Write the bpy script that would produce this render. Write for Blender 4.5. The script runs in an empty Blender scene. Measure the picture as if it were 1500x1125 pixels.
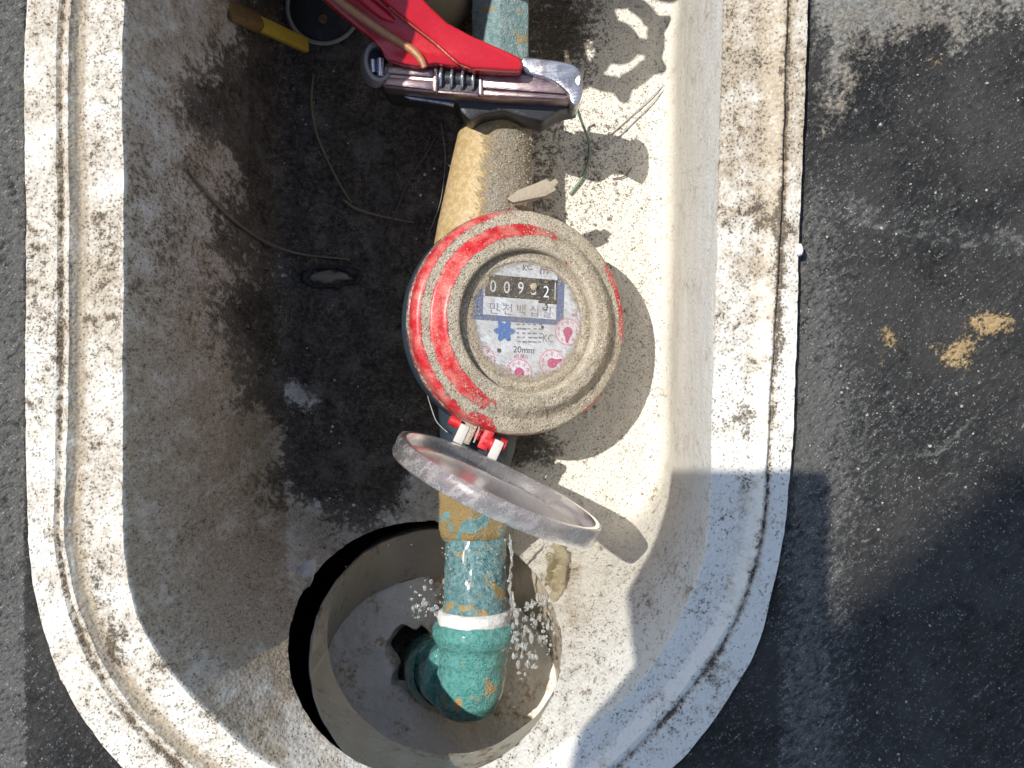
import bpy, bmesh, math, random
import numpy as np
from mathutils import Vector, Matrix, noise as mnoise
random.seed(7); rng = np.random.default_rng(7)
SC = bpy.context.scene
COL = SC.collection
R = math.radians
# ------------------------------------------------------------------ camera, sky, sun
# units: modelling helpers take millimetres, meshes are stored in metres.
H = 500.0            # camera height above the floor of the foam box (mm)
SF = 0.323           # mm on the floor plane per photograph pixel
cam = bpy.data.objects.new('camera', bpy.data.cameras.new('camera'))
COL.objects.link(cam); SC.camera = cam
cam.location = (0, 0, H/1000)
cam.data.sensor_width = 36
cam.data.lens = 36*H/(1500*SF)
cam.data.clip_start = 0.01; cam.data.clip_end = 100
SUN_DX, SUN_DY = 0.52, -0.28          # horizontal travel of the sunlight per unit of drop
sun_dir = Vector((SUN_DX, SUN_DY, -1)).normalized()
sd = bpy.data.lights.new('sun', 'SUN'); sd.energy = 4.4; sd.angle = R(0.53); sd.color = (1, .965, .90)
sun = bpy.data.objects.new('sun', sd); COL.objects.link(sun)
sun.location = (-0.7, 0.4, 2); sun.rotation_euler = sun_dir.to_track_quat('-Z', 'Y').to_euler()
W = bpy.data.worlds.new('World'); SC.world = W; W.use_nodes = True
wn = W.node_tree; bg = wn.nodes['Background']
sky = wn.nodes.new('ShaderNodeTexSky'); sky.sky_type = 'NISHITA'; sky.sun_disc = False
sky.sun_elevation = math.asin(-sun_dir.z)
sky.sun_rotation = math.atan2(-sun_dir.x, -sun_dir.y)
wn.links.new(sky.outputs[0], bg.inputs[0]); bg.inputs[1].default_value = 0.15
SC.view_settings.view_transform = 'Standard'; SC.view_settings.look = 'None'
SC.view_settings.exposure = 0.30; SC.view_settings.gamma = 1

# ------------------------------------------------------------------ helpers
def P(px, py, z=0.0):
    k = SF*(H-z)/H
    return Vector(((px-750)*k, (562.5-py)*k, z))
def kk(z): return SF*(H-z)/H
def to_px(co):                       # co: (n,3) mm -> photograph pixels of where it stands (used to place dirt and painted shade)
    k = SF*(H-co[:, 2])/H
    return np.stack([750+co[:, 0]/k, 562.5-co[:, 1]/k], 1)
def smooth(x, a, b):
    t = np.clip((x-a)/(b-a), 0, 1); return t*t*(3-2*t)
def seg_dist(p, poly, closed=True):
    poly = np.asarray(poly, float); d = np.full(len(p), 1e9); n = len(poly)
    for i in range(n if closed else n-1):
        a, b = poly[i], poly[(i+1) % n]; ab = b-a
        t = np.clip(((p-a)@ab)/max(ab@ab, 1e-9), 0, 1)
        d = np.minimum(d, np.linalg.norm(p-(a+t[:, None]*ab), axis=1))
    return d
def inside(p, poly):
    poly = np.asarray(poly, float); c = np.zeros(len(p), bool); j = len(poly)-1
    for i in range(len(poly)):
        xi, yi = poly[i]; xj, yj = poly[j]
        m = ((yi > p[:, 1]) != (yj > p[:, 1])) & (p[:, 0] < (xj-xi)*(p[:, 1]-yi)/((yj-yi) or 1e-9)+xi)
        c ^= m; j = i
    return c
def sdist(p, poly):                  # positive inside
    d = seg_dist(p, poly); return np.where(inside(p, poly), d, -d)
def put(o, parent=None, label=None, cat=None, group=None, kind=None):
    if o.name not in COL.objects: COL.objects.link(o)
    if parent is not None: o.parent = parent
    for k, v in (('label', label), ('category', cat), ('group', group), ('kind', kind)):
        if v: o[k] = v
    return o
def empty(name, loc, label, cat, rot=None, group=None):
    o = bpy.data.objects.new(name, None); o.empty_display_size = .01
    M = Matrix.Translation(Vector(loc)/1000)
    if rot is not None: M = M @ rot.to_4x4()
    o.matrix_world = M
    put(o, None, label, cat, group); o['_m'] = [v for r in M for v in r]
    return o
def wmat(o):
    m = Matrix.Identity(4)
    while o is not None:
        m = o.matrix_basis @ m; o = o.parent
    return m
def mesh(name, verts, faces, mat, parent=None, angle=35, attr=None, **tags):
    """verts in world millimetres; stored in the parent's own space"""
    co = np.asarray(verts, float).reshape(-1, 3)/1000
    if parent is not None:
        mi = np.array(wmat(parent).inverted()); co = co@mi[:3, :3].T+mi[:3, 3]
    me = bpy.data.meshes.new(name); me.from_pydata(co.tolist(), [], faces if isinstance(faces, list) else faces.tolist())
    if attr is not None:
        a = me.attributes.new('dirt', 'FLOAT_COLOR', 'POINT')
        full = np.ones((len(co), 4)); full[:, :attr.shape[1]] = attr
        a.data.foreach_set('color', full.astype(np.float32).ravel())
    me.polygons.foreach_set('use_smooth', [True]*len(me.polygons))
    me.update()
    if angle is not None and angle < 180: me.set_sharp_from_angle(angle=R(angle))
    for m in (mat if isinstance(mat, (list, tuple)) else [mat]): me.materials.append(m)
    o = bpy.data.objects.new(name, me)
    return put(o, parent, **tags)
def bm_mesh(name, bm, mat, parent=None, angle=35, **tags):
    bmesh.ops.recalc_face_normals(bm, faces=bm.faces)
    bm.verts.index_update()
    v = [tuple(x.co) for x in bm.verts]; f = [[y.index for y in x.verts] for x in bm.faces]; bm.free()
    return mesh(name, v, f, mat, parent, angle, **tags)
def loft(loops, closed_u=True, cap0=False, cap1=False):
    L = np.asarray(loops, float); m, n = L.shape[:2]
    idx = np.arange(m*n).reshape(m, n); f = []
    for i in range(m-1):
        a, b = idx[i], idx[i+1]
        a2, b2 = (np.roll(a, -1), np.roll(b, -1)) if closed_u else (a[1:], b[1:])
        k = n if closed_u else n-1
        f += np.stack([a[:k], a2[:k], b2[:k], b[:k]], 1).tolist()
    if cap0: f.append(idx[0][::-1].tolist())
    if cap1: f.append(idx[-1].tolist())
    return L.reshape(-1, 3), f
def frame(origin, zaxis, xhint=(1, 0, 0)):
    z = Vector(zaxis).normalized(); x = Vector(xhint); x = (x-z*x.dot(z)).normalized(); y = z.cross(x)
    return Matrix(((x.x, y.x, z.x, origin[0]), (x.y, y.y, z.y, origin[1]), (x.z, y.z, z.z, origin[2]), (0, 0, 0, 1)))
def xf(M, pts):
    A = np.array(M); p = np.asarray(pts, float).reshape(-1, 3); return p@A[:3, :3].T+A[:3, 3]
def lathe(M, prof, n=64, closed=False, cap0=False, cap1=False, wob=0):
    t = np.linspace(0, 2*math.pi, n, endpoint=False); loops = []
    for r, z in prof: loops.append(np.stack([r*np.cos(t), r*np.sin(t), np.full(n, z)], 1))
    if closed: loops.append(loops[0])
    v, f = loft(loops, True, cap0, cap1)
    return xf(M, v), f
def catmull(pts, n=8, closed=False):
    p = [Vector(x) for x in pts]; m = len(p); out = []
    for i in range(m if closed else m-1):
        p0 = p[(i-1) % m] if closed or i > 0 else p[i]*2-p[i+1]
        p1 = p[i]; p2 = p[(i+1) % m]
        p3 = p[(i+2) % m] if closed or i+2 < m else p2*2-p1
        for j in range(n):
            t = j/n
            out.append(.5*((2*p1)+(p2-p0)*t+(2*p0-5*p1+4*p2-p3)*t*t+(3*p1-p0-3*p2+p3)*t**3))
    if not closed: out.append(p[-1])
    return out
def tube(pts, rad, n=8, sm=6, caps=True):
    c = catmull(pts, sm) if sm else [Vector(p) for p in pts]
    m = len(c); rads = np.interp(np.linspace(0, 1, m), np.linspace(0, 1, len(rad)), rad) if hasattr(rad, '__len__') else np.full(m, rad)
    loops = []; up = Vector((.13, .21, .97))
    for i in range(m):
        d = (c[min(i+1, m-1)]-c[max(i-1, 0)])
        d = d.normalized() if d.length > 1e-9 else Vector((0, 0, 1))
        x = d.cross(up); x = x.normalized() if x.length > 1e-3 else d.cross(Vector((1, 0, 0))).normalized(); y = d.cross(x)
        up = x.cross(d).normalized()
        loops.append([c[i]+(x*math.cos(a)+y*math.sin(a))*rads[i] for a in np.linspace(0, 2*math.pi, n, endpoint=False)])
    return loft([[tuple(v) for v in l] for l in loops], True, caps, caps)
def merge(*vf):
    V = []; F = []; o = 0
    for v, f in vf:
        v = np.asarray(v, float).reshape(-1, 3); V.append(v); F += [[i+o for i in q] for q in f]; o += len(v)
    return np.concatenate(V), F
def prism(poly, z1, z0, bevel=.8, seg=2, tilt=None, name=None, rnd=0):
    """outline given where it is seen from above, at its own height; real thickness z1-z0, bevelled"""
    if rnd: poly = [tuple(v)[:2] for v in catmull([(a, b, 0) for a, b in poly], rnd, True)]
    top = []; 
    for a, b in poly:
        z = z1 if tilt is None else z1+tilt(a, b)
        top.append(P(a, b, z))
    bm = bmesh.new()
    bt = [bm.verts.new(v) for v in top]; bb = [bm.verts.new(v-Vector((0, 0, z1-z0))) for v in top]
    n = len(bt); bm.faces.new(bt); bm.faces.new(bb[::-1])
    for i in range(n): bm.faces.new((bt[i], bb[i], bb[(i+1) % n], bt[(i+1) % n]))
    bmesh.ops.recalc_face_normals(bm, faces=bm.faces)
    if bevel:
        es = [e for e in bm.edges if len(e.link_faces) == 2 and e.calc_face_angle(0) > .5]
        bmesh.ops.bevel(bm, geom=es, offset=bevel, segments=seg, profile=.5, affect='EDGES', clamp_overlap=True)
    bm.verts.index_update()
    v = np.array([tuple(x.co) for x in bm.verts]); f = [[y.index for y in x.verts] for x in bm.faces]; bm.free()
    return v, f
def box(M, sx, sy, sz, bevel=.3, seg=2):
    bm = bmesh.new(); bmesh.ops.create_cube(bm, size=1, matrix=Matrix.Diagonal((sx, sy, sz, 1)))
    if bevel: bmesh.ops.bevel(bm, geom=list(bm.edges), offset=bevel, segments=seg, profile=.5, affect='EDGES')
    bm.verts.index_update()
    v = np.array([tuple(x.co) for x in bm.verts]); f = [[y.index for y in x.verts] for x in bm.faces]; bm.free()
    return xf(M, v), f
def blob(c, r, sub=2, jit=.15, sc=(1, 1, 1)):
    bm = bmesh.new(); bmesh.ops.create_icosphere(bm, subdivisions=sub, radius=1)
    off = Vector((random.uniform(0, 50), random.uniform(0, 50), random.uniform(0, 50)))
    v = []
    for x in bm.verts:
        k = 1+jit*mnoise.noise(x.co*1.7+off)*2
        v.append((c[0]+x.co.x*r*k*sc[0], c[1]+x.co.y*r*k*sc[1], c[2]+x.co.z*r*k*sc[2]))
    bm.verts.index_update(); f = [[y.index for y in x.verts] for x in bm.faces]; bm.free()
    return np.array(v), f
OCT_V = np.array([(1, 0, 0), (-1, 0, 0), (0, 1, 0), (0, -1, 0), (0, 0, 1), (0, 0, -1)], float)
OCT_F = np.array([(0, 2, 4), (2, 1, 4), (1, 3, 4), (3, 0, 4), (2, 0, 5), (1, 2, 5), (3, 1, 5), (0, 3, 5)])
def grains(centres, sizes):
    n = len(centres); V = np.empty((n, 6, 3))
    q = rng.normal(size=(n, 4)); q /= np.linalg.norm(q, axis=1)[:, None]
    w, x, y, z = q.T
    Rm = np.stack([1-2*(y*y+z*z), 2*(x*y-z*w), 2*(x*z+y*w), 2*(x*y+z*w), 1-2*(x*x+z*z), 2*(y*z-x*w), 2*(x*z-y*w), 2*(y*z+x*w), 1-2*(x*x+y*y)], 1).reshape(n, 3, 3)
    s = OCT_V[None]*rng.uniform(.55, 1.25, (n, 6, 1))*np.asarray(sizes).reshape(n, 1, 1)
    V = np.einsum('nij,nkj->nki', Rm, s)+np.asarray(centres)[:, None, :]
    F = (OCT_F[None]+(np.arange(n)*6)[:, None, None]).reshape(-1, 3)
    return V.reshape(-1, 3), F.tolist()

# ------------------------------------------------------------------ materials
class G:
    def __init__(s, name):
        s.m = bpy.data.materials.new(name); s.m.use_nodes = True; s.t = s.m.node_tree
        s.b = s.t.nodes['Principled BSDF']; s.o = s.t.nodes['Material Output']
        tc = s.n('ShaderNodeTexCoord'); s.pos = s.n('ShaderNodeVectorMath', {0: tc.outputs['Object'], 'Scale': 1000.0}, operation='SCALE').outputs[0]
    def n(s, typ, ins=None, **props):
        nd = s.t.nodes.new(typ)
        for k, v in props.items(): setattr(nd, k, v)
        for k, v in (ins or {}).items():
            sk = nd.inputs[k]
            if isinstance(v, bpy.types.NodeSocket): s.t.links.new(v, sk)
            elif v is not None: sk.default_value = v if not (isinstance(v, tuple) and len(v) == 3 and sk.type == 'RGBA') else (*v, 1)
        return nd
    def noise(s, size, det=4, rough=.6, vec=None, dist=0):
        return s.n('ShaderNodeTexNoise', {'Vector': vec or s.pos, 'Scale': 1.0/size, 'Detail': det, 'Roughness': rough, 'Distortion': dist}).outputs[0]
    def vor(s, size, feature='F1', vec=None, out='Distance', rnd=1.0):
        return s.n('ShaderNodeTexVoronoi', {'Vector': vec or s.pos, 'Scale': 1.0/size, 'Randomness': rnd}, feature=feature).outputs[out]
    def mr(s, v, a, b, c=0., d=1.):
        return s.n('ShaderNodeMapRange', {0: v, 1: a, 2: b, 3: c, 4: d}).outputs[0]
    def mix(s, f, a, b, blend='MIX'):
        nd = s.n('ShaderNodeMix', data_type='RGBA', blend_type=blend)
        for i, v in ((0, f), (6, a), (7, b)):
            if isinstance(v, bpy.types.NodeSocket): s.t.links.new(v, nd.inputs[i])
            else: nd.inputs[i].default_value = (*v, 1) if isinstance(v, tuple) else v
        return nd.outputs[2]
    def ma(s, op, a, b=0., c=0., clamp=False):
        return s.n('ShaderNodeMath', {0: a, 1: b, 2: c}, operation=op, use_clamp=clamp).outputs[0]
    def attr(s, name='dirt'):  # on the foam its G channel also holds a painted shade crescent
        a = s.n('ShaderNodeAttribute', attribute_name=name)
        return s.n('ShaderNodeSeparateColor', {0: a.outputs['Color']}).outputs
    def scale(s, v3, rot=(0, 0, 0)):      # turn first, then stretch
        r = s.n('ShaderNodeMapping', {'Vector': s.pos, 'Rotation': rot}).outputs[0]
        return s.n('ShaderNodeMapping', {'Vector': r, 'Scale': v3}).outputs[0]
    def bump(s, h, dist=1.0, strength=1.0, normal=None):
        return s.n('ShaderNodeBump', {'Height': h, 'Distance': dist/1000, 'Strength': strength, 'Normal': normal}).outputs[0]
    def fin(s, color=None, rough=None, normal=None, metal=None, **kw):
        for k, v in (('Base Color', color), ('Roughness', rough), ('Normal', normal), ('Metallic', metal), *kw.items()):
            if v is None: continue
            sk = s.b.inputs[k.replace('_', ' ')]
            if isinstance(v, bpy.types.NodeSocket): s.t.links.new(v, sk)
            else: sk.default_value = (*v, 1) if isinstance(v, tuple) else v
        return s.m

def mat_foam():
    # attribute: R black mud, G brown stain plus a painted shade crescent, B speckled grime
    g = G('foam'); d = g.attr(); BS = 1.15; g.pos = g.n('ShaderNodeMapping', {'Vector': g.pos, 'Scale': (1, 1, .45)}).outputs[0]
    bead = g.vor(BS); cell = g.n('ShaderNodeSeparateColor', {0: g.vor(BS, out='Color')}).outputs
    n1 = g.noise(42, 5); n2 = g.mr(g.noise(11, 6, .68), .30, .70); n3 = g.mr(g.noise(2.4, 5, .7), .30, .70); n4 = g.mr(g.noise(.75, 3, .6), .3, .7)
    c = g.mix(n1, (.70, .67, .595), (.62, .58, .495))
    c = g.mix(g.mr(cell[0], 0, 1, 0, .16), c, (.58, .55, .48))
    stn_shade = g.ma('ADD', g.ma('ADD', g.ma('MULTIPLY', n2, .55), g.ma('MULTIPLY', n3, .45)), d[1])
    c = g.mix(g.mr(stn_shade, .78, 1.35, 0, .92), c, g.mix(n4, (.24, .18, .11), (.47, .385, .275)))
    # dark pits where the beads meet, more of them where grime has settled
    pk = g.ma('ADD', g.ma('MULTIPLY', cell[1], .55), g.ma('ADD', g.ma('MULTIPLY', n3, .45), d[2]))
    wp = g.n('ShaderNodeVectorMath', {0: g.pos, 1: g.n('ShaderNodeTexNoise', {'Vector': g.pos, 'Scale': 1.6, 'Detail': 2.}).outputs[1]}, operation='ADD').outputs[0]
    pit = g.ma('MULTIPLY', g.mr(g.vor(.98, vec=wp), .12, .44, 1, 0), g.mr(pk, .66, .98))
    c = g.mix(g.ma('MULTIPLY', pit, .85), c, (.10, .082, .062))
    sm = g.ma('ADD', g.ma('ADD', g.ma('MULTIPLY', n3, .55), g.ma('MULTIPLY', n4, .30)), g.ma('ADD', g.ma('MULTIPLY', n2, .25), g.ma('MULTIPLY', d[2], .55)))
    sp = g.mr(sm, .94, 1.12)
    c = g.mix(g.ma('MULTIPLY', sp, .88), c, g.mix(n4, (.045, .035, .025), (.20, .15, .10)))
    nb = g.ma('ADD', g.ma('MULTIPLY', n2, .42), g.ma('ADD', g.ma('MULTIPLY', n3, .40), g.ma('MULTIPLY', n4, .18)))
    blk = g.mr(g.ma('ADD', nb, d[0]), .93, 1.10)
    film = g.noise(15, 5, .6, dist=.6)
    bc = g.mix(g.mr(n3, .1, .85), (.030, .0245, .020), (.130, .106, .082))
    bc = g.mix(g.mr(film, .50, .66, 0, .85), bc, g.mix(n2, (.105, .094, .084), (.21, .185, .15)))
    bc = g.mix(g.ma('MULTIPLY', g.mr(n2, .52, .78), g.mr(n4, .40, .75)), bc, (.25, .215, .165))
    bc = g.mix(g.mr(g.ma('ADD', g.ma('MULTIPLY', n4, .6), g.ma('MULTIPLY', n3, .5)), .68, .86, 0, .6), bc, (.26, .23, .19))
    bc = g.mix(g.mr(g.noise(4.5, 4, .65, dist=.8), .34, .44, .65, 0), bc, (.016, .014, .012))
    c = g.mix(blk, c, bc)
    wet = g.mr(g.noise(17, 5, .6, dist=.5), .49, .58)
    rough = g.mix(blk, (.7, .7, .7), g.mix(wet, (.70, .70, .70), (.25, .25, .25)))
    hb = g.mr(bead, 0, .8, 1, 0)
    h = g.ma('ADD', g.ma('MULTIPLY', hb, .16), g.ma('MULTIPLY', g.ma('ADD', n3, g.ma('MULTIPLY', n4, .5)), g.mr(g.ma('ADD', g.ma('MULTIPLY', blk, 1.8), sp), 0, 1, .05, .42)))
    h = g.ma('SUBTRACT', h, g.ma('MULTIPLY', pit, .2))
    return g.fin(c, rough, g.bump(h, 1.1), Specular_IOR_Level=.3)

def mat_ground():
    # attribute: R tan crust, G yellow sand, B pale scuffing
    g = G('black_ground'); d = g.attr()
    n1 = g.noise(34, 5); n2 = g.mr(g.noise(7, 6, .7), .3, .7); n3 = g.mr(g.noise(1.3, 4, .7), .3, .7)
    st = g.scale((.7, 1.5, 1), (0, 0, R(-40))); ns = g.mr(g.noise(1.9, 6, .75, st, .5), .3, .7); st2 = g.scale((1.25, .75, 1), (0, 0, R(-35))); n4 = g.mr(g.noise(.55, 3, .6), .3, .7)
    c = g.mix(g.mr(n1, .38, .62), (.020, .0182, .016), (.066, .061, .054))
    c = g.mix(g.ma('MULTIPLY', d[2], .9, clamp=True), c, (.072, .070, .065))
    c = g.mix(g.mr(ns, .40, .85, 0, .85), c, (.082, .078, .070))
    c = g.mix(g.mr(g.ma('ADD', g.ma('ADD', g.ma('MULTIPLY', ns, .7), g.ma('MULTIPLY', n3, .3)), d[2]), .80, 1.05, 0, .65), c, (.23, .22, .195))
    c = g.mix(g.mr(g.ma('SUBTRACT', n2, g.ma('MULTIPLY', ns, .3)), .55, .75, 0, .6), c, (.010, .010, .010))
    wv = g.n('ShaderNodeVectorMath', {0: st2, 1: g.n('ShaderNodeTexNoise', {'Vector': g.pos, 'Scale': .9, 'Detail': 3.}).outputs[1]}, operation='ADD').outputs[0]; v = g.vor(1.05, vec=wv); vc = g.n('ShaderNodeSeparateColor', {0: g.vor(1.05, vec=wv, out='Color')}).outputs
    fl = g.ma('MULTIPLY', g.mr(v, .10, .34, 1, 0), g.mr(g.ma('ADD', g.ma('ADD', vc[0], g.ma('MULTIPLY', d[2], .3)), g.ma('MULTIPLY', n2, .45)), .93, 1.06))
    fl = g.ma('MULTIPLY', fl, g.mr(g.ma('MULTIPLY', vc[1], n4), .0, .6, .1, 1)); fl = g.ma('MAXIMUM', fl, g.ma('MULTIPLY', g.mr(g.ma('ADD', g.ma('MULTIPLY', n4, .7), g.ma('ADD', g.ma('MULTIPLY', ns, .75), g.ma('MULTIPLY', d[2], .12))), 1.00, 1.16), .85))
    c = g.mix(fl, c, (.60, .565, .49))
    nr = g.ma('ADD', g.ma('MULTIPLY', n2, .5), g.ma('ADD', g.ma('MULTIPLY', n3, .25), g.ma('MULTIPLY', ns, .25)))
    cr = g.mr(g.ma('ADD', nr, d[0]), .93, 1.13)
    c = g.mix(g.ma('MULTIPLY', cr, .92), c, g.mix(g.mr(n1, .4, .6), g.mix(n3, (.19, .155, .11), (.52, .45, .345)), g.mix(n3, (.15, .15, .145), (.50, .47, .40))))
    ys = g.mr(g.ma('ADD', g.ma('ADD', g.ma('MULTIPLY', ns, .55), g.ma('MULTIPLY', n3, .45)), d[1]), .90, 1.08)
    c = g.mix(ys, c, g.mix(n3, (.46, .30, .13), (.66, .47, .24)))
    h = g.ma('ADD', g.ma('MULTIPLY', n2, .55), g.ma('ADD', g.ma('MULTIPLY', n3, .30), g.ma('MULTIPLY', ns, .45)))
    h = g.ma('ADD', h, g.ma('ADD', g.ma('MULTIPLY', fl, .3), g.ma('MULTIPLY', g.ma('ADD', ys, cr), .25)))
    return g.fin(c, g.mr(n2, .1, .9, .48, .75), g.bump(h, 2.0), Specular_IOR_Level=.28)

def mat_dusty(name, under, under2=None, rough_u=.38, sand_a=(.47, .395, .29), sand_b=(.78, .70, .565), soft=.05):
    # attribute R: how much sand lies on it
    g = G(name); d = g.attr()
    n1 = g.noise(9, 5); n2 = g.noise(2.2, 5, .7); n3 = g.noise(.55, 3, .7); st = g.noise(2.5, 4, .65, g.scale((.5, 2.4, 1), (0, 0, R(55))))
    n2 = g.mr(n2, .3, .7); st = g.mr(st, .3, .7); n3 = g.mr(n3, .3, .7)
    u = g.mix(g.mr(n2, .4, .65), under, under2 or under)
    s = g.mix(g.mr(n3, .35, .65), sand_a, sand_b)
    s = g.mix(g.mr(n1, .42, .66, 0, .55), s, (.36, .30, .215)); s = g.mix(g.mr(g.noise(16, 4), .5, .68, 0, .4), s, (.44, .44, .40))
    vg = g.vor(.95); vcol = g.n('ShaderNodeSeparateColor', {0: g.vor(.95, out='Color')}).outputs
    s = g.mix(g.ma('MULTIPLY', g.mr(vcol[0], .84, .9), g.mr(vg, .25, .4, 1, 0)), s, (.07, .055, .04))
    s = g.mix(g.ma('MULTIPLY', g.mr(vcol[1], .84, .9), g.mr(vg, .25, .4, 1, 0)), s, (.66, .62, .54))
    nn = g.mr(g.noise(7, 4, .6), .32, .68); mk = g.mr(g.ma('ADD', g.ma('ADD', g.ma('MULTIPLY', st, .45), g.ma('ADD', g.ma('MULTIPLY', n2, .30), g.ma('MULTIPLY', nn, .30))), d[0]), .995-soft, .995+soft)
    c = g.mix(mk, u, s)
    c = g.mix(g.ma('MULTIPLY', g.mr(g.ma('ADD', n3, nn), .75, 1.5), .30), c, sand_b)
    h = g.ma('MULTIPLY', mk, g.ma('ADD', g.ma('MULTIPLY', n3, .6), g.ma('ADD', g.ma('MULTIPLY', n2, .8), g.ma('MULTIPLY', g.mr(vg, 0, .6, 1, 0), .35))))
    return g.fin(c, g.mr(mk, 0, 1, rough_u, .9), g.bump(h, .6), Specular_IOR_Level=.4)

def mat_verdigris(name, a=(.045, .20, .19), b=(.20, .42, .40), brass=(.30, .20, .06), amount=.5, wet=.2, tint=(.50, .60, .58)):
    g = G(name)
    n1 = g.noise(11, 4, .6, dist=.4); n2 = g.noise(2.4, 5, .7); n3 = g.noise(.8, 3)
    c = g.mix(g.mr(n2, .35, .68), a, b)
    c = g.mix(g.mr(g.noise(1.6, 4, .7), .60, .72, 0, .8), c, tint)
    c = g.mix(g.mr(n1, amount, amount+.04), c, g.mix(n3, brass, tuple(min(1, x*1.5) for x in brass)))
    c = g.mix(g.mr(g.noise(3.3, 5, .7), .68, .72, 0, .9), c, (.018, .03, .03))
    h = g.ma('ADD', g.ma('MULTIPLY', n2, 1.0), g.ma('MULTIPLY', n3, .7))
    return g.fin(c, g.mr(n2, .3, .7, wet, wet+.25), g.bump(h, 1.7), Specular_IOR_Level=.6, Coat_Weight=.9 if wet < .25 else 0., Coat_Roughness=.08)

def mat_plain(name, a, b=None, size=3., rough=.5, metal=0., bump=.3, dirt=None, dirt_at=.6, spec=.5, **kw):
    g = G(name); n2 = g.noise(size, 5, .65); n3 = g.noise(size*.22, 3)
    c = g.mix(n2, a, b or tuple(x*.75 for x in a))
    mk = 0.
    if dirt:
        mk = g.mr(g.ma('ADD', g.ma('MULTIPLY', g.noise(size*2.2, 6, .7), .75), g.ma('MULTIPLY', n3, .25)), dirt_at, dirt_at+.08)
        c = g.mix(mk, c, dirt)
    r = g.ma('ADD', g.mr(n3, .3, .7, rough-.07, rough+.07), g.ma('MULTIPLY', mk, .3), clamp=True)
    return g.fin(c, r, g.bump(g.ma('ADD', n2, g.ma('MULTIPLY', n3, .4)), bump), g.ma('MULTIPLY', g.ma('SUBTRACT', 1., mk), metal), Specular_IOR_Level=spec, **kw)

def mat_clear(name, tintc, dirt, lo, hi, rough=.12, ior=1.35):
    g = G(name); n2 = g.noise(5, 6, .7, g.scale((.6, 1.6, 1), (0, 0, R(-30)))); n3 = g.noise(.8, 4, .7)
    mk = g.mr(g.ma('ADD', g.ma('MULTIPLY', n2, .7), g.ma('MULTIPLY', n3, .4)), lo, hi)
    c = g.mix(mk, tintc, g.mix(n3, dirt, tuple(x*.6 for x in dirt)))
    return g.fin(c, g.mr(mk, 0, 1, rough, .85), g.bump(g.ma('ADD', g.ma('MULTIPLY', n3, .4), n2), .16), IOR=ior, Transmission_Weight=g.mr(mk, 0, 1, .92, .25))

FOAM = mat_foam(); GROUND = mat_ground()
RED_DUST = mat_dusty('dusty_red_plastic', (.52, .018, .028), (.40, .012, .02))
SAND_INNER = mat_dusty('sandy_plastic', (.09, .08, .07), (.03, .03, .03))
BRASS_DUST = mat_dusty('sandy_brass', (.36, .245, .095), (.46, .345, .18), .5, (.24, .19, .13), (.50, .43, .32), .17)
SEAM_RED = mat_plain('red_plastic', (.58, .02, .03), (.42, .015, .02), 2, .34, dirt=(.40, .32, .22), dirt_at=.60)
BODY = mat_plain('blue_grey_casting', (.028, .045, .060), (.02, .032, .045), 4, .5, dirt=(.16, .24, .24), dirt_at=.6, bump=.5)
VERD = mat_verdigris('verdigris', amount=.60)
VERD_PIPE = mat_verdigris('verdigris_pipe', (.055, .165, .18), (.23, .39, .41), (.33, .24, .10), .555, .12, (.55, .68, .70))
VERD_NUT = mat_verdigris('brass_nut', (.08, .22, .24), (.24, .40, .42), (.26, .185, .075), .45, .22, (.5, .62, .66))
VERD_ELBOW = mat_verdigris('verdigris_elbow', (.055, .27, .25), (.17, .45, .415), (.40, .27, .12), .63, .16, (.42, .62, .58))
TAPE = mat_plain('white_thread_tape', (.80, .80, .77), (.66, .66, .63), 1.2, .6, bump=.6)
BLUE_DIRTY = mat_verdigris('verdigris_valve', (.13, .25, .27), (.36, .46, .45), (.30, .25, .15), .55, .35, (.60, .66, .62))
RED_PAINT = mat_plain('red_paint', (.55, .012, .02), (.42, .008, .018), 9, .25, dirt=(.34, .12, .09), dirt_at=.66, bump=.12, Coat_Weight=.6, Coat_Roughness=.12)
WORN_RED = mat_plain('worn_red_edge', (.34, .12, .06), (.50, .30, .15), 2, .35, metal=.2)
def mat_steel(name, a, b, rough, rust=None):
    g = G(name); st = g.noise(1.2, 4, .6, g.scale((.12, 1.6, 1), (0, 0, R(-8)))); n2 = g.noise(5, 4)
    c = g.mix(st, a, b)
    if rust: c = g.mix(g.mr(n2, .45, .62, 0, .8), c, rust)
    return g.fin(c, g.mr(st, .3, .7, rough-.06, rough+.12), g.bump(g.ma('ADD', st, n2), .15), .9)
CHROME = mat_steel('worn_chrome', (.55, .56, .60), (.38, .39, .42), .24, (.28, .26, .26))
TITAN = mat_steel('tarnished_steel', (.33, .26, .23), (.43, .34, .34), .36, (.28, .19, .22))
DARK_STEEL = mat_plain('dark_steel', (.045, .047, .05), (.03, .03, .035), 3, .42, .4, bump=.2)
BOLT = mat_steel('bright_bolt', (.62, .66, .74), (.45, .48, .55), .18)
GREY_RING = mat_plain('grey_cast_eye', (.30, .29, .27), (.20, .19, .18), 3, .5, .3)
YELLOW = mat_plain('yellow_plastic', (.62, .42, .045), (.52, .34, .03), 8, .5, dirt=(.30, .18, .05), dirt_at=.64)
RUST = mat_plain('rusty_brown', (.17, .085, .03), (.26, .15, .04), 5, .7, dirt=(.05, .03, .02), dirt_at=.56, bump=.8)
BLACK_RUB = mat_plain('black_rubber', (.022, .022, .024), (.045, .045, .045), 6, .55, dirt=(.09, .085, .075), dirt_at=.62)
PALE_WIRE = mat_plain('pale_wire', (.40, .38, .33), (.28, .26, .22), 3, .55)
STEM = mat_plain('dry_stem', (.24, .20, .135), (.15, .12, .08), 4, .7)
ROOT = mat_plain('brown_root', (.13, .10, .07), (.08, .06, .045), 3, .8)
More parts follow.
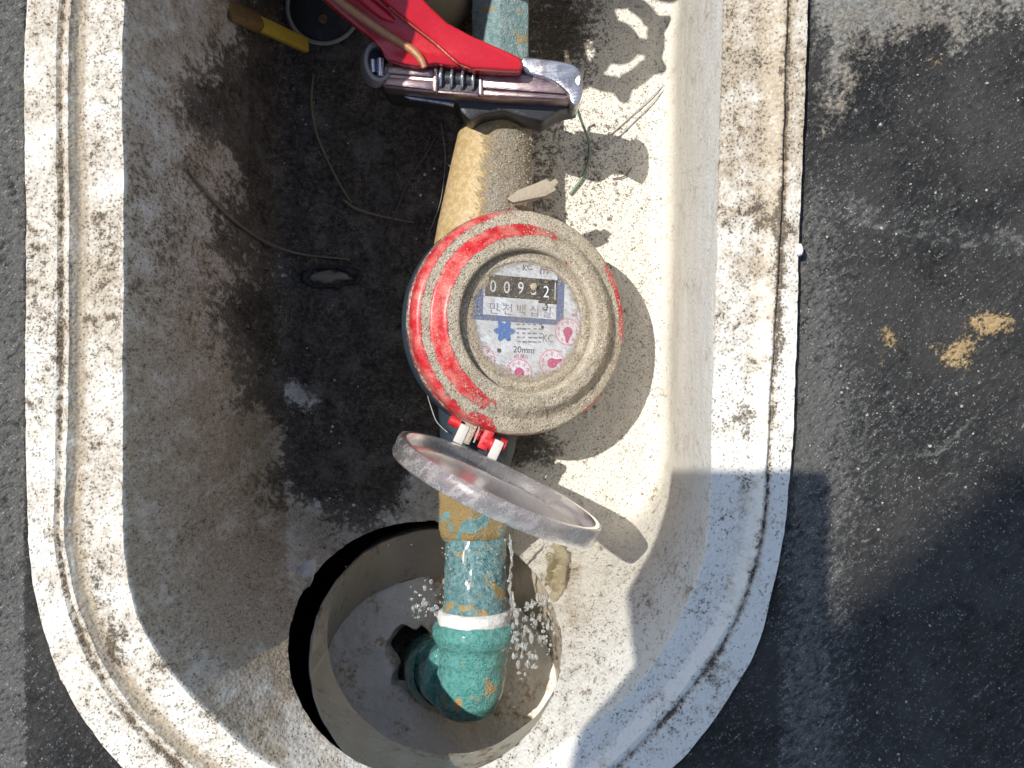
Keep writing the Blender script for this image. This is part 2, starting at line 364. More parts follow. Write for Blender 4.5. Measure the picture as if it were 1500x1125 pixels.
HAIR = mat_plain('pale_fibre', (.45, .45, .44), (.32, .32, .32), 3, .5)
GREEN = mat_plain('green_wire_sheath', (.11, .20, .12), (.20, .29, .20), 3, .5)
CREAM = mat_plain('cream_brass', (.36, .28, .15), (.25, .19, .10), 8, .5, dirt=(.14, .11, .07), dirt_at=.6)
TUBE = mat_plain('grey_brown_tube', (.50, .43, .34), (.34, .285, .22), 14, .38, dirt=(.20, .135, .075), dirt_at=.55, bump=.9)
DISC = mat_plain('pale_grey_disc', (.84, .80, .72), (.68, .60, .48), 9, .40, dirt=(.40, .27, .14), dirt_at=.525, bump=1.6)
HOLE = mat_plain('dark_hollow', (.030, .027, .024), (.045, .037, .03), 6, .6)
BEAD = mat_plain('foam_bead', (.74, .72, .67), (.62, .59, .53), 2, .6)
PEBBLE = mat_plain('pebble', (.40, .32, .22), (.28, .23, .17), 3, .8, bump=.5)
SEALANT = mat_clear('yellowed_sealant', (.85, .76, .55), (.52, .36, .12), .62, .85, .2, 1.3)
LID = mat_clear('dusty_clear_plastic', (.82, .79, .79), (.44, .38, .31), .68, .92, .06, 1.15)
LID_RIM = mat_clear('scuffed_clear_plastic', (.74, .72, .72), (.42, .37, .33), .54, .80, .12, 1.3)
CLEAR_DUST = mat_plain('frosted_hinge_plastic', (.56, .54, .52), (.45, .43, .40), 2, .4, dirt=(.42, .34, .24), dirt_at=.58)
g = G('water'); WATER = g.fin((.93, .96, .97), .05, IOR=1.33, Transmission_Weight=.86)
def flat(name, c, rough=.5): return mat_plain(name, c, tuple(min(1, x*1.12) for x in c), 1.5, rough, bump=.02)
DIAL_W = mat_plain('dial_white', (.74, .75, .80), (.68, .69, .74), 6, .5, bump=.02, dirt=(.52, .48, .42), dirt_at=.66)
INK_BLUE = flat('ink_blue_grey', (.10, .15, .30)); INK_BLACK = flat('ink_black', (.022, .024, .028)); INK_DK = flat('ink_dark', (.05, .055, .075))
INK_WHITE = flat('ink_white', (.82, .82, .82)); INK_RED = flat('ink_magenta', (.56, .06, .22)); INK_PINK = flat('ink_pink', (.72, .30, .42)); STAR_B = flat('flow_star_blue', (.02, .16, .50)); INK_GREY = flat('ink_grey', (.22, .23, .27))
def mat_glass_dust():
    g = G('dusty_glass'); t = g.t
    n2 = g.noise(6, 5, .65); n3 = g.noise(.6, 4, .7); n4 = g.noise(1.6, 4, .7)
    xyz = g.n('ShaderNodeSeparateXYZ', {0: g.pos}).outputs
    rr = g.n('ShaderNodeVectorMath', {0: g.pos}, operation='LENGTH').outputs['Value']
    edge = g.ma('ADD', g.mr(rr, 18, 30, 0, .55), g.mr(xyz[1], 5, -29, 0, .10))
    edge = g.ma('ADD', edge, g.mr(xyz[0], -8, -30, 0, .13))
    mk = g.mr(g.ma('ADD', g.ma('ADD', g.ma('MULTIPLY', n2, .5), g.ma('MULTIPLY', n3, .3)), g.ma('ADD', edge, g.ma('MULTIPLY', n4, .3))), .80, .98, 0, 1)
    speck = g.mr(g.ma('ADD', n3, g.ma('MULTIPLY', n4, .45)), .76, .86)
    mk = g.ma('MAXIMUM', mk, g.ma('MULTIPLY', speck, .85)); mk = g.ma('MAXIMUM', mk, g.mr(g.noise(7, 5, .7, g.scale((1, .5, 1), (0, 0, R(30)))), .36, .70, .05, .40))
    fr = g.n('ShaderNodeFresnel', {'IOR': 1.45}).outputs[0]
    tr = g.n('ShaderNodeBsdfTransparent', {'Color': (.95, .97, .98)}); gl = g.n('ShaderNodeBsdfGlossy', {'Roughness': .08})
    m1 = g.n('ShaderNodeMixShader', {0: fr, 1: tr.outputs[0], 2: gl.outputs[0]})
    t.links.new(g.mix(n3, (.24, .19, .13), (.50, .43, .32)), g.b.inputs['Base Color']); g.b.inputs['Roughness'].default_value = .9
    t.links.new(g.bump(g.ma('ADD', n3, n4), .6), g.b.inputs['Normal'])
    m2 = g.n('ShaderNodeMixShader', {0: mk, 1: m1.outputs[0], 2: g.b.outputs[0]})
    t.links.new(m2.outputs[0], g.o.inputs['Surface']); return g.m
GLASS = mat_glass_dust()

# ------------------------------------------------------------------ foam insulation box
ZR, ZI = 175.0, 172.6
ST = [  # outer rim, step top, step foot, inner rim edge, floor edge
 ((580,-620),(585,-590),(588,-580),(600,-540),(640,-215)), ((360,-510),(375,-480),(382,-470),(405,-440),(520,-185)), ((280,-370),(310,-330),(320,-321),(348,-290),(465,-115)),
 ((150,-222),(208,-190),(219,-183),(272,-150),(420,-30)), ((60,-100),(122,-85),(136,-80),(196,-68),(402,50)),
 ((37,20),(105,20),(119,20),(183,20),(398,130)),
 ((36,350),(104,350),(119,350),(183,350),(399,350)), ((36,650),(101,650),(115,650),(182,650),(402,560)),
 ((41,800),(97,790),(112,785),(183,790),(408,640)), ((55,895),(118,890),(131,882),(191,861),(418,695)),
 ((84,985),(150,965),(162,955),(213,925),(440,735)), ((133,1072),(196,1035),(208,1026),(255,990),(475,757)),
 ((190,1138),(252,1092),(264,1082),(322,1062),(520,768)), ((272,1200),(332,1155),(344,1145),(400,1122),(570,773)),
 ((400,1262),(445,1215),(455,1203),(505,1164),(630,776)), ((620,1290),(622,1243),(624,1229),(625,1183),(690,778)),
 ((800,1250),(778,1202),(774,1188),(745,1148),(745,782)), ((910,1188),(860,1143),(852,1127),(835,1083),(800,785)),
 ((1000,1112),(935,1077),(922,1061),(907,1030),(850,780)), ((1060,1035),(1002,1003),(986,990),(953,978),(893,765)),
 ((1105,960),(1052,935),(1034,924),(985,927),(935,752)), ((1132,870),(1086,868),(1063,866),(1012,870),(962,715)),
 ((1150,780),(1108,788),(1085,788),(1033,798),(976,655)), ((1159,690),(1118,690),(1094,690),(1041,690),(979,580)),
 ((1165,600),(1122,600),(1097,600),(1043,600),(981,500)), ((1174,300),(1140,300),(1112,300),(1052,300),(984,300)),
 ((1185,0),(1148,0),(1118,0),(1060,0),(987,110)), ((1188,-330),(1150,-330),(1120,-330),(1064,-330),(990,-60)), ((1150,-450),(1110,-440),(1085,-430),(1035,-400),(930,-150)), ((1000,-520),(970,-480),(950,-470),(915,-430),(850,-185))]
def line(k, z):
    pts = [P(s[k][0], s[k][1], z) for s in ST]; out = []
    inner = [P(s[3][0], s[3][1], ZI) for s in ST]
    for i in range(len(pts)-1):
        n = max(4, int((inner[i+1]-inner[i]).length/1.9))
        p1, p2 = pts[i], pts[i+1]; p0 = pts[i-1] if i else p1*2-p2; p3 = pts[i+2] if i+2 < len(pts) else p2*2-p1
        d1 = max((p1-p0).length, .1)**.5; d2 = max((p2-p1).length, .1)**.5; d3 = max((p3-p2).length, .1)**.5
        m1 = (p2-p1)+d2*((p1-p0)/d1-(p2-p0)/(d1+d2)) if i else (p2-p1)
        m2 = (p2-p1)+d2*((p3-p2)/d3-(p3-p1)/(d2+d3)) if i+2 < len(pts) else (p2-p1)
        for j in range(n):
            t = j/n; out.append((2*t**3-3*t*t+1)*p1+(t**3-2*t*t+t)*m1+(-2*t**3+3*t*t)*p2+(t**3-t*t)*m2)
    for j in range(70): out.append(pts[-1].lerp(pts[0], j/70))
    return np.array([tuple(v) for v in out])
L_out, L_g1, L_g2, L_in, L_fl = line(0, ZR), line(1, ZR), line(2, ZI), line(3, ZI), line(4, 0)
NL = len(L_out)
def lerp(a, b, t): return a+(b-a)*t
def dz(a, d): b = a.copy(); b[:, 2] += d; return b
OGX = to_px(lerp(L_out, L_g1, .80))[::6]; IGX = to_px(L_g2)[::6]; MGX = to_px(lerp(L_g1, L_g2, .4))[::6]
def foam_masks(co):
    p = to_px(co); n = len(p); x, y = p.T
    black = [(300,-200),(335,0),(352,70),(318,130),(312,200),(322,250),(352,300),(355,350),(392,400),(350,440),(362,500),(372,545),(358,590),(388,625),(392,690),(414,745),(470,763),(560,763),(640,748),(700,690),(780,640),(800,560),(812,430),(790,330),(780,250),(800,150),(850,90),(860,20),(840,-200)]
    s = sdist(p, black)
    b = np.clip(.5+s/np.where(x < 430, 210, 150), 0, 1)+.08*smooth(s, 10, 60)
    b = np.where(x > 690, np.minimum(b, np.clip(.45+s/200, 0, .66)), b)
    for cx, cy, r, a in ((455,583,26,.45),(432,570,14,.35),(612,705,32,.35),(618,745,24,.40),(560,590,40,.17),(600,640,40,.12),(470,390,0,.0),(300,240,40,.3),(440,760,30,.25),(378,640,30,.25),(690,240,60,.08)):
        if r: b -= a*np.exp(-((x-cx)**2+(y-cy)**2)/(2*(r*.7)**2))*1.6
    for cx, cy, rx, ry, a in ((315,330,60,50,.24),(345,470,60,70,.2),(300,150,50,80,.25),(770,660,60,28,.34),(835,600,40,60,.12),(842,60,40,60,.18),(300,20,40,30,-.3),(820,235,25,60,.1)):
        b += a*np.exp(-((x-cx)/rx)**2-((y-cy)/ry)**2)
    b[(x > 900)] = np.minimum(b[(x > 900)], 0.0)
    z = co[:, 2]; wall = (z > 1.5) & (z < ZI-1)
    br = np.zeros(n); gr = np.zeros(n)
    left = wall & (x < 420)
    br[left] = .74+.12*np.exp(-((y[left]-600)/200)**2); gr[left] = .33
    gr[left] += .25*np.exp(-((y[left]-330)/160)**2)
    fl = z <= 1.5
    gr[fl] = np.where(x[fl] < 700, .26, .36); br[fl] = np.where(x[fl] < 640, .48, .16)
    gr[fl] += .25*np.exp(-((x[fl]-870)/60)**2-((y[fl]-250)/110)**2)
    rw = wall & (x > 900) & (y < 760)
    gr[rw] = .06; br[rw] = .22
    bw = wall & (y > 700) & (x >= 420)
    gr[bw] = .30; br[bw] = .26+.30*np.exp(-((x[bw]-470)/80)**2)
    for pl in ([(118,462),(140,468),(172,465)], [(1057,315),(1072,306),(1108,309)]):
        cl = np.exp(-(seg_dist(p, pl, False)/4)**2)*(z >= ZI-1); gr += .55*cl; br += .6*cl
    br += .45*np.exp(-((x-345)/60)**2-((y-880)/70)**2)*wall
    br += .42*smooth(-sdist(p, [(300,700),(430,860),(396,885),(386,930),(398,990),(440,1060),(380,1100),(200,1100),(200,700)]), -4, 5)*np.exp(-((x-410)/34)**2-((y-950)/110)**2)*wall  # crescent of shade left of the pipe opening, painted in brown
    br += .40*np.exp(-((x-830)/26)**2-((y-880)/80)**2)*wall
    wi = np.where(wall)[0]
    th = np.arctan2(y[wi]-330, x[wi]-780); rr_ = np.hypot(y[wi]-330, x[wi]-780)
    sk = np.array([mnoise.noise(Vector((a*26, q/160, 3)))+.6*mnoise.noise(Vector((a*70, q/90, 9))) for a, q in zip(th, rr_)])
    br[wi] += .12*sk; gr[wi] += .10*sk
    bl_ = np.array([mnoise.noise(Vector((q[0]/45, q[1]/45, 1)))+.5*mnoise.noise(Vector((q[0]/17, q[1]/17, 5))) for q in p[wi]])
    br[wi] += .10*bl_; gr[wi] += .14*bl_; b[wi] += .10*bl_*(x[wi] < 480)
    rim = z >= ZI-1
    ri = np.where(rim)[0]
    bl_ = np.array([mnoise.noise(Vector((q[0]/60, q[1]/60, 2)))+.6*mnoise.noise(Vector((q[0]/20, q[1]/26, 8))) for q in p[ri]])
    br[ri] += .22*bl_; gr[ri] += .22*bl_
    rl = rim & (x < 620); rr = rim & (x >= 620)
    gr[rl] += .30+.24*np.exp(-((y[rl]-440)/150)**2)*(x[rl] < 112)+.10*(x[rl] > 118); br[rl] += .36+.16*(1-smooth(y[rl], 420, 640))+.12*np.exp(-((y[rl]-420)/70)**2)
    br[rl] += .20*(x[rl] > 112)*np.exp(-((y[rl]-760)/260)**2)
    gr[rr] += .36-.12*smooth(y[rr], 500, 720)+.10*(1-smooth(y[rr], 100, 420)); br[rr] += .62*(1-smooth(y[rr], 120, 700))+.20
    # the groove faces are smoother and tan
    og = seg_dist(p, OGX, False); ig = seg_dist(p, IGX, False)
    gr += .50*np.exp(-(og/3.5)**2)*rim; br += .30*np.exp(-(og/6)**2)*rim; br += .38*np.exp(-(ig/8)**2)*rim*(x < 620)+.16*np.exp(-(ig/6)**2)*rim*(x >= 620)
    band_ = np.exp(-(seg_dist(p, MGX, False)/9)**2)*rim; gr -= .30*band_; b -= .3*band_; br += .40*band_*(x < 620)
    for cx, cy, rx, ry, a in ((168,955,16,34,.55),(150,860,12,22,.35),(142,830,12,18,.3),(1098,640,8,60,.5),(1095,700,14,9,.45),(1080,610,5,8,.8),(1030,900,22,24,.25),(1060,770,12,30,.2),(1142,420,6,140,.55),(1085,330,40,10,.3),(1140,335,26,50,.35),(950,1040,60,18,.3)):
        e = np.exp(-((x-cx)/rx)**2-((y-cy)/ry)**2)*rim; gr += a*e; b += a*.65*e
    return np.stack([np.clip(b, 0, 1), np.clip(br, 0, 1), np.clip(gr, 0, 1)], 1)
box_root = empty('foam_box', (0, 60, 0), 'white polystyrene foam liner, long and round ended, its floor caked in black mud', 'foam box')
def wobble(v, amp, size):
    return np.array([(c[0]+amp*mnoise.noise(Vector(c)/size), c[1]+amp*mnoise.noise(Vector(c)/size+Vector((31, 7, 3))), c[2]+amp*mnoise.noise(Vector(c)/size+Vector((5, 71, 13)))) for c in v])
# rim (outer skirt, outer band, step, inner ledge)
lo = [dz(lerp(L_out, L_in, -.012), -60), dz(L_out, -1.4), lerp(L_out, L_in, .012)]
lo += [lerp(L_out, L_g1, t) for t in (.15, .3, .45, .6, .70)] + [dz(lerp(L_out, L_g1, t), q) for t, q in ((.76, -.9), (.80, -1.2), (.84, -.6), (.88, .25), (.93, .6), (.98, .5))]
e1 = lerp(L_g1, L_g2, .06); e1[:, 2] = ZR-.3; lo.append(e1)
lo += [lerp(L_g1, L_g2, t) for t in (.35, .65, .93)]
lo += [lerp(L_g2, L_in, t) for t in (.04, .2, .4, .6, .8, .97)]
e2 = lerp(L_in, L_fl, .004); lo += [e2, lerp(L_in, L_fl, .012)]
def wob_rim(v): return wobble(wobble(v, .35, 12), .26, 2.6)
v, f = loft(lo[::-1]); v = wob_rim(v)
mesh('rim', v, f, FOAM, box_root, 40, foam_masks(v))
# wall and floor as one moulded skin; the wall is opened where the pipe leaves
ts = list(np.linspace(.004, .9, 74)); wl = [lerp(L_in, L_fl, t) for t in ts]
c_in = np.array([tuple(P(680, min(max(yy, 220), 640), 0)) for yy in to_px(L_fl)[:, 1]])
ins = L_fl+(c_in-L_fl)*.10
A, B, C = lerp(L_in, L_fl, .9), L_fl, ins
for t in np.linspace(.15, 1, 7): wl.append((1-t)**2*A+2*t*(1-t)*B+t*t*C)
v, f = loft(wl[::-1]); 
e = lambda p: np.hypot((p[:, 0]-622)/200, (p[:, 1]-952)/188)
pp = to_px(v); ee = e(pp); fa = np.array(f); keep = ee[fa].mean(1) > 1.0; fa = fa[keep]
edge_count = {}
for q in fa:
    for a, b in zip(q, np.roll(q, -1)): edge_count.setdefault((min(a, b), max(a, b)), []).append(1)
bnd = sorted({i for k, c in edge_count.items() if len(c) == 1 for i in k if i >= NL and .85 < ee[i] < 1.15})
WALLV, WALLPX = v.copy(), pp.copy()
for i in bnd:
    a = pp[i]; q = np.array([622, 952])+(a-np.array([622, 952]))/ee[i]; v[i] = P(q[0], q[1], v[i, 2])
used = np.unique(fa); rem = np.full(len(v), -1); rem[used] = np.arange(len(used)); v = v[used]; fa = rem[fa]
fz = smooth(v[:, 2], 1, 30)[:, None]; v = v+(wob_rim(v)-v)*fz
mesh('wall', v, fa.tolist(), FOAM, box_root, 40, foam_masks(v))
fl = [ins]+[lerp(ins, c_in, t) for t in np.linspace(.02, 1, 48)]
v, f = loft(fl[::-1])
vw = np.array([mnoise.noise(Vector(c)/14)*1.5+mnoise.noise(Vector(c)/5)*.8+abs(mnoise.noise(Vector(c)/9+Vector((3, 1, 0))))*1.5 for c in v])*np.where(to_px(v)[:, 0] < 790, 1, .35); fade = smooth(np.repeat(np.linspace(1, 0, len(fl)), NL), 0, .1); v[:, 2] += (vw+.4)*fade
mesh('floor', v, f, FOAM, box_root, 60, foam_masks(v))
# the pipe opening: a smooth grey brown sleeve narrowing to a pale disc
def wall_z(px, py):
    i = np.argmin(((WALLPX-np.array([px, py]))**2).sum(1)); return WALLV[i, 2]
T = np.linspace(0, 2*math.pi, 200, endpoint=False); ring = []; 
for t in T:
    x, y = 622+200.5*math.cos(t), 952-188.5*math.sin(t); ring.append(tuple(P(x, y, wall_z(x, y))))
ring = np.array(ring); zs = ring[:, 2].copy()
for _ in range(6): zs = (np.roll(zs, 1)+zs+np.roll(zs, -1))/3
ring[:, 2] = zs+.2
zd = lambda y: -14+40*min(max((y-844)/332, 0), 1)
low = np.array([tuple(P(642+174*math.cos(t), 1010-166*math.sin(t), zd(1010-166*math.sin(t)))) for t in T])
drop = np.array([tuple(P(626+207*math.cos(t), 956-205*math.sin(t), z-70)) for t, z in zip(T, zs)])
v, f = loft([ring, dz(lerp(ring, drop, .03), 0), lerp(ring, drop, .3), drop]); mesh('opening_edge', v, f, HOLE, box_root, 60)  # near-black colour puts the shade beside the sleeve into this edge
tr = np.array([tuple(P(645+190*math.cos(t), 968-192*math.sin(t), 0)) for t in T]); k1 = np.maximum(zs-9-6*np.clip(-np.cos(T), 0, 1), -6)
tr2 = np.array([tuple(P(646+190*math.cos(t), 970-193*math.sin(t), z)) for t, z in zip(T, k1)])
out_ = tr2+(tr2-tr2.mean(0))*np.array([.022, .022, 0]); 
lp = [dz(out_, -40), dz(out_, -.6), dz(lerp(out_, tr2, .5), .3), tr2]+[lerp(tr2, low, t) for t in (.03, .08, .16, .3, .45, .6, .75, .9, 1)]
v, f = loft(lp); v = wobble(v, .5, 9); mesh('pipe_sleeve', v, f, TUBE, box_root, 60)
hole = np.array([tuple(P(606+42*math.cos(t)*(1+.16*math.sin(3*t+1)+.10*math.sin(5*t)+.05*math.sin(9*t)), 968-58*math.sin(t)*(1+.12*math.cos(2*t)+.08*math.sin(7*t)), zd(968-58*math.sin(t)))) for t in T])
lowd = low.copy(); lowd[:, 2] -= .6; hole[:, 2] -= .6
dl = [lerp(lowd, hole, t) for t in np.linspace(0, 1, 34)]
h1 = hole.copy(); h1[:, 2] -= 1.5; h1[:, :2] = lerp(h1[:, :2], h1[:, :2].mean(0), .06)
v, f = loft(dl+[h1, dz(lerp(h1, h1.mean(0), .12), -8)]); v = wobble(wobble(v, 1.3, 14), .6, 4)
mesh('pale_disc', v, f, DISC, box_root, 40)
h2 = dz(lerp(h1, h1.mean(0), .05), -7); hb_ = dz(h1, -20); v, f = loft([h2]+[lerp(hb_, hb_.mean(0), t) for t in np.linspace(.1, .999, 14)]); mesh('soil_hollow', wobble(v, 4, 7), f, mat_plain('damp_soil', (.055, .042, .03), (.13, .09, .055), 5, .6, bump=1.5, dirt=(.02, .017, .015), dirt_at=.52), box_root, 180)

# ------------------------------------------------------------------ the black ground round the box
def ground_masks(co):
    p = to_px(co); x, y = p.T
    tan = sdist(p, [(1195,-400),(1188,0),(1192,120),(1205,205),(1235,140),(1275,62),(1330,58),(1375,35),(1400,75),(1440,20),(1500,35),(1560,-10),(1900,0),(1900,-400)])
    t = np.clip(.5+tan/150, 0, 1); t = np.where(x < 1186, .0, t)
    t = np.maximum(t, .40*np.exp(-((x-1195)/12)**2)*(1-smooth(y, 180, 420))*(x > 1150))
    ys = np.zeros(len(p))
    for cx, cy, rx, ry, a in ((1450,474,46,22,.76),(1415,505,18,10,.25),(1402,526,34,24,.66),(1302,490,18,20,.55),(1372,90,26,12,.5),(1290,530,30,18,.34),(1360,505,60,14,.2),(1195,565,14,12,.35)):
        ys = ys+a*np.exp(-((x-cx)/rx)**2-((y-cy)/ry)**2)
    sc = .22*np.exp(-((x-1330)/180)**2-((y-640)/130)**2)+.3*np.exp(-((y-(305+.25*(x-1260)))/16)**2)*(x > 1240)
    sc = sc+.55*(x < 40)+.50*np.exp(-((x-1185)/75)**2)*(x > 1140)*smooth(y, 150, 330)
    for pl, wd, am in (([(1258,322),(1263,380),(1276,412),(1264,425),(1270,480)], 1.2, .25), ([(1250,322),(1300,335),(1360,350),(1430,362)], 3.5, .5), ([(1345,188),(1342,170),(1350,160)], 1.6, .7), ([(1430,610),(1400,640),(1370,665),(1330,668)], 3, .4), ([(1460,335),(1500,350)], 7, .5)):
        sc = sc+am*np.exp(-(seg_dist(p, pl, False)/wd)**2)
    return np.stack([np.clip(t, 0, 1), np.clip(ys, 0, 1), np.clip(sc, 0, 1)], 1)
ZG = 171.5
xs = np.concatenate([np.linspace(-1500, -180, 12), np.linspace(-176, 176, 236), np.linspace(180, 1500, 12)])
ysv = np.concatenate([np.linspace(-1500, -165, 12), np.linspace(-160, 160, 214), np.linspace(165, 1500, 14)])
X, Y = np.meshgrid(xs, ysv); g0 = np.stack([X.ravel(), Y.ravel(), np.full(X.size, ZG)], 1)
nx, ny = len(xs), len(ysv); ii = np.arange(nx*ny).reshape(ny, nx)
fa = np.stack([ii[:-1, :-1], ii[:-1, 1:], ii[1:, 1:], ii[1:, :-1]], -1).reshape(-1, 4)
out2 = L_out[::5, :2].copy(); 
s_in = sdist(g0[:, :2], out2)           # >0 inside the outline
gap = .6
fa = fa[(s_in[fa] < -gap).any(1)]
used = np.unique(fa); rem = np.full(len(g0), -1); rem[used] = np.arange(len(used)); g1 = g0[used]; si = s_in[used]; fa = rem[fa]
# pull the vertices nearest the box on to the edge of the gap, then turn that edge down
near = np.where(si > -gap)[0]
dense = L_out[:, :2]
for i in near:
    d = ((dense-g1[i, :2])**2).sum(1); j = d.argmin(); tn = dense[(j+1) % NL]-dense[j-1]; nm = np.array([tn[1], -tn[0]]); nm /= np.linalg.norm(nm)+1e-9
    c0 = L_out[:, :2].mean(0)
    if nm@(dense[j]-c0) < 0: nm = -nm
    g1[i, :2] = dense[j]+nm*gap; g1[i, 2] = ZG-1.0
far = smooth(np.abs(si), 1, 14)
for i in range(len(g1)):
    if abs(g1[i, 0]) < 178 and abs(g1[i, 1]) < 165 and si[i] < -gap:
        q = Vector(g1[i]); g1[i, 2] += far[i]*(1.6*mnoise.noise(q/26)+.8*mnoise.noise(q/7)+.35*mnoise.noise(q/2.6))
gpx = to_px(g1)
g1[:, 2] += 3.0*np.clip(ground_masks(g1)[:, 0]-.3, 0, 1)*far
mesh('ground', g1, fa.tolist(), GROUND, None, 180, ground_masks(g1), kind='structure')
pit = [dz(L_out*np.array([1.0, 1.0, 1])+0, -12-60), ]
o2 = L_out.copy(); c0 = L_out.mean(0); dirv = o2-c0; dirv[:, 2] = 0; dirv /= np.linalg.norm(dirv, axis=1)[:, None]
e3 = o2+dirv*3.2; e3[:, 2] = ZG-1.2; e4 = e3+dirv*70; e4[:, 2] = -130
cc = np.repeat(c0[None], NL, 0); cc[:, 2] = -130
v, f = loft([e3, e4, lerp(e4, cc, .999)]); mesh('pit_wall', v, f, HOLE, None, 60, kind='structure')

# ------------------------------------------------------------------ water meter
TILT = R(20)
FM = frame(P(776, 470, 60), (math.sin(TILT), .02, math.cos(TILT)))
U = .286                                  # mm per photograph pixel on the meter face
meter = empty('water_meter', P(776, 470, 60), 'round dusty red water meter with a white number dial and open lid', 'water meter', FM.to_3x3())
def px_prof(p): return [(r*U, z*U) for r, z in p]
def fill_prof(p, step):
    o = []
    for (a, b), (c, d) in zip(p[:-1], p[1:]):
        n = max(1, int(math.hypot(c-a, d-b)/step))
        o += [(a+(c-a)*i/n, b+(d-b)*i/n) for i in range(n)]
    return o+[p[-1]]
prof = [(104,-28),(105,-5),(107,-1.5),(110,0),(124,-1.5),(128,-3),(132,-7),(140,-17),(142,-19.5),(144,-20.5),(158,-24),(163,-26),(166.5,-31),(168,-38),(168,-49),(164,-53)]
pf = fill_prof(prof, 2.2); NA = 300
vl, f = lathe(Matrix.Identity(4), px_prof(pf), NA)
ang = np.degrees(np.arctan2(vl[:, 1], vl[:, 0])) % 360; rad = np.hypot(vl[:, 0], vl[:, 1])/U; zz = vl[:, 2]/U
def angw(a, lo, hi, soft=16):
    mid = (lo+hi)/2; half = (hi-lo)/2; d = np.abs((a-mid+180) % 360-180); return 1-smooth(d, half-soft, half+soft)
dust = np.ones(len(vl))
band = smooth(rad, 125, 129)*(1-smooth(rad, 140.5, 146))
dust -= .86*band*angw(ang, 74, 244, 30); dust -= .50*smooth(rad, 119, 125)*(1-smooth(rad, 144, 150))*angw(ang, 78, 240, 30)
side = smooth(rad, 159, 162.5)*1.0
dust -= .80*smooth(rad, 153, 160)*angw(ang, 105, 232, 22)
dust -= .8*side*angw(ang, 80, 260, 12)*.45
dust -= .95*smooth(rad, 151, 157)*angw(ang, -12, 36, 12)
dust -= 1.2*(zz < -34)*smooth(rad, 158, 163)
dust -= .9*(rad > 150)*angw(ang, 238, 254, 6)*.7
dust -= .8*(rad > 141)*angw(ang, 305, 322, 5)*side
dust[rad < 107.5] = .75
dd = np.clip(dust, 0, 1)
nrm_out = np.stack([np.cos(np.radians(ang))*.3, np.sin(np.radians(ang))*.3, np.ones(len(vl))*.9], 1)
amp = np.array([mnoise.noise(Vector(c)/2.2)*.45+mnoise.noise(Vector(c)/.8)*.22 for c in vl])
vl = vl+nrm_out*(amp*dd*(rad > 108))[:, None]
mesh('register_ring', xf(FM, vl), f, RED_DUST, meter, 60, dd[:, None])
# grains of sand lying on the ring
n = 5200; ra = np.sqrt(rng.uniform(109**2, 163**2, n)); an = rng.uniform(0, 360, n)
zp = np.interp(ra, [106, 110, 124, 128, 132, 140, 144, 158, 163.5], [0, 0, -1.5, -3, -7, -17, -20.5, -24, -26.5])
bandg = ((ra > 125) & (ra < 144)); redb = angw(an, 90, 230, 10)*bandg; reds = angw(an, 118, 218, 10)*(ra > 158)
kp = rng.uniform(size=n) > np.maximum(redb, reds)*.93
cs = np.stack([ra*np.cos(np.radians(an))*U, ra*np.sin(np.radians(an))*U, zp*U+.12], 1)[kp]
v, f = grains(cs, rng.gamma(3., .085, len(cs)).clip(.10, .62))
SANDG = mat_dusty('sand', (.40, .32, .21), (.30, .24, .15), .9, (.40, .33, .24), (.80, .72, .58))
mesh('sand_crust', xf(FM, v), f, SANDG, meter, 0, np.ones((len(v), 1)), kind='stuff')
# lower ring and body casting
v, f = lathe(FM, px_prof([(150,-48),(164,-52),(169,-55),(169,-63),(160,-67),(150,-67)]), 128)
mesh('clamp_ring', v, f, mat_dusty('dusty_dark_red', (.22, .012, .02), (.12, .01, .015)), meter, 40, np.full((len(v), 1), .42))
v, f = lathe(FM, px_prof([(148,-62),(164,-68),(168,-76),(167,-98),(158,-118),(130,-136),(60,-145)]), 128, cap1=True)
mesh('meter_body', v, f, BODY, meter, 40)
# brass neck towards the valve
nk = [(733,160,35),(733,172,43),(728,181,48),(725,196,54),(721,230,58),(716,280,64),(711,330,70),(708,370,74),(706,420,74)]
loops = []
for x, y, r in nk:
    c = P(x, y, 28); rr = r*kk(28)
    loops.append([(c.x+rr*math.cos(a), c.y, c.z+rr*.92*math.sin(a)) for a in np.linspace(0, 2*math.pi, 140, endpoint=False)])
L2 = []
for a, b in zip(loops[:-1], loops[1:]):
    for j in range(14): L2.append(lerp(np.array(a), np.array(b), j/14))
L2.append(np.array(loops[-1])); v, f = loft(L2, True, True, True)
vp = to_px(v); axx = np.interp(vp[:, 1], [160, 200, 280, 420], [733, 725, 716, 706]); rel = vp[:, 0]-axx
ds = smooth(rel, -42, 26)*smooth(vp[:, 1], 172, 200)*(v[:, 2] > 28); 
amp = np.array([mnoise.noise(Vector(c)/1.6) for c in v])*ds*.6; v[:, 2] += amp
mesh('inlet_neck', v, f, BRASS_DUST, meter, 50, ds[:, None])
sel = (ds > .62) & (v[:, 2] > 32)
ci = rng.choice(np.where(sel)[0], 1400); cs = v[ci]+rng.normal(0, .8, (1400, 3))*np.array([1, 1, .15])+np.array([0, 0, .15])
v2, f2 = grains(cs, rng.gamma(2.5, .10, 1400).clip(.1, .6)); mesh('neck_sand', v2, f2, SANDG, meter, 0, np.ones((len(v2), 1)), kind='stuff')
# outlet neck beneath the lid
loops = []
for x, y, r in ((706,520,70),(704,600,62),(700,660,54),(696,700,46),(694,722,44)):
    c = P(x, y, 28); rr = r*kk(28); loops.append([(c.x+rr*math.cos(a), c.y, c.z+rr*.9*math.sin(a)) for a in np.linspace(0, 2*math.pi, 48, endpoint=False)])
v, f = loft(loops, True, True, True); mesh('outlet_neck', v, f, BODY, meter, 50)
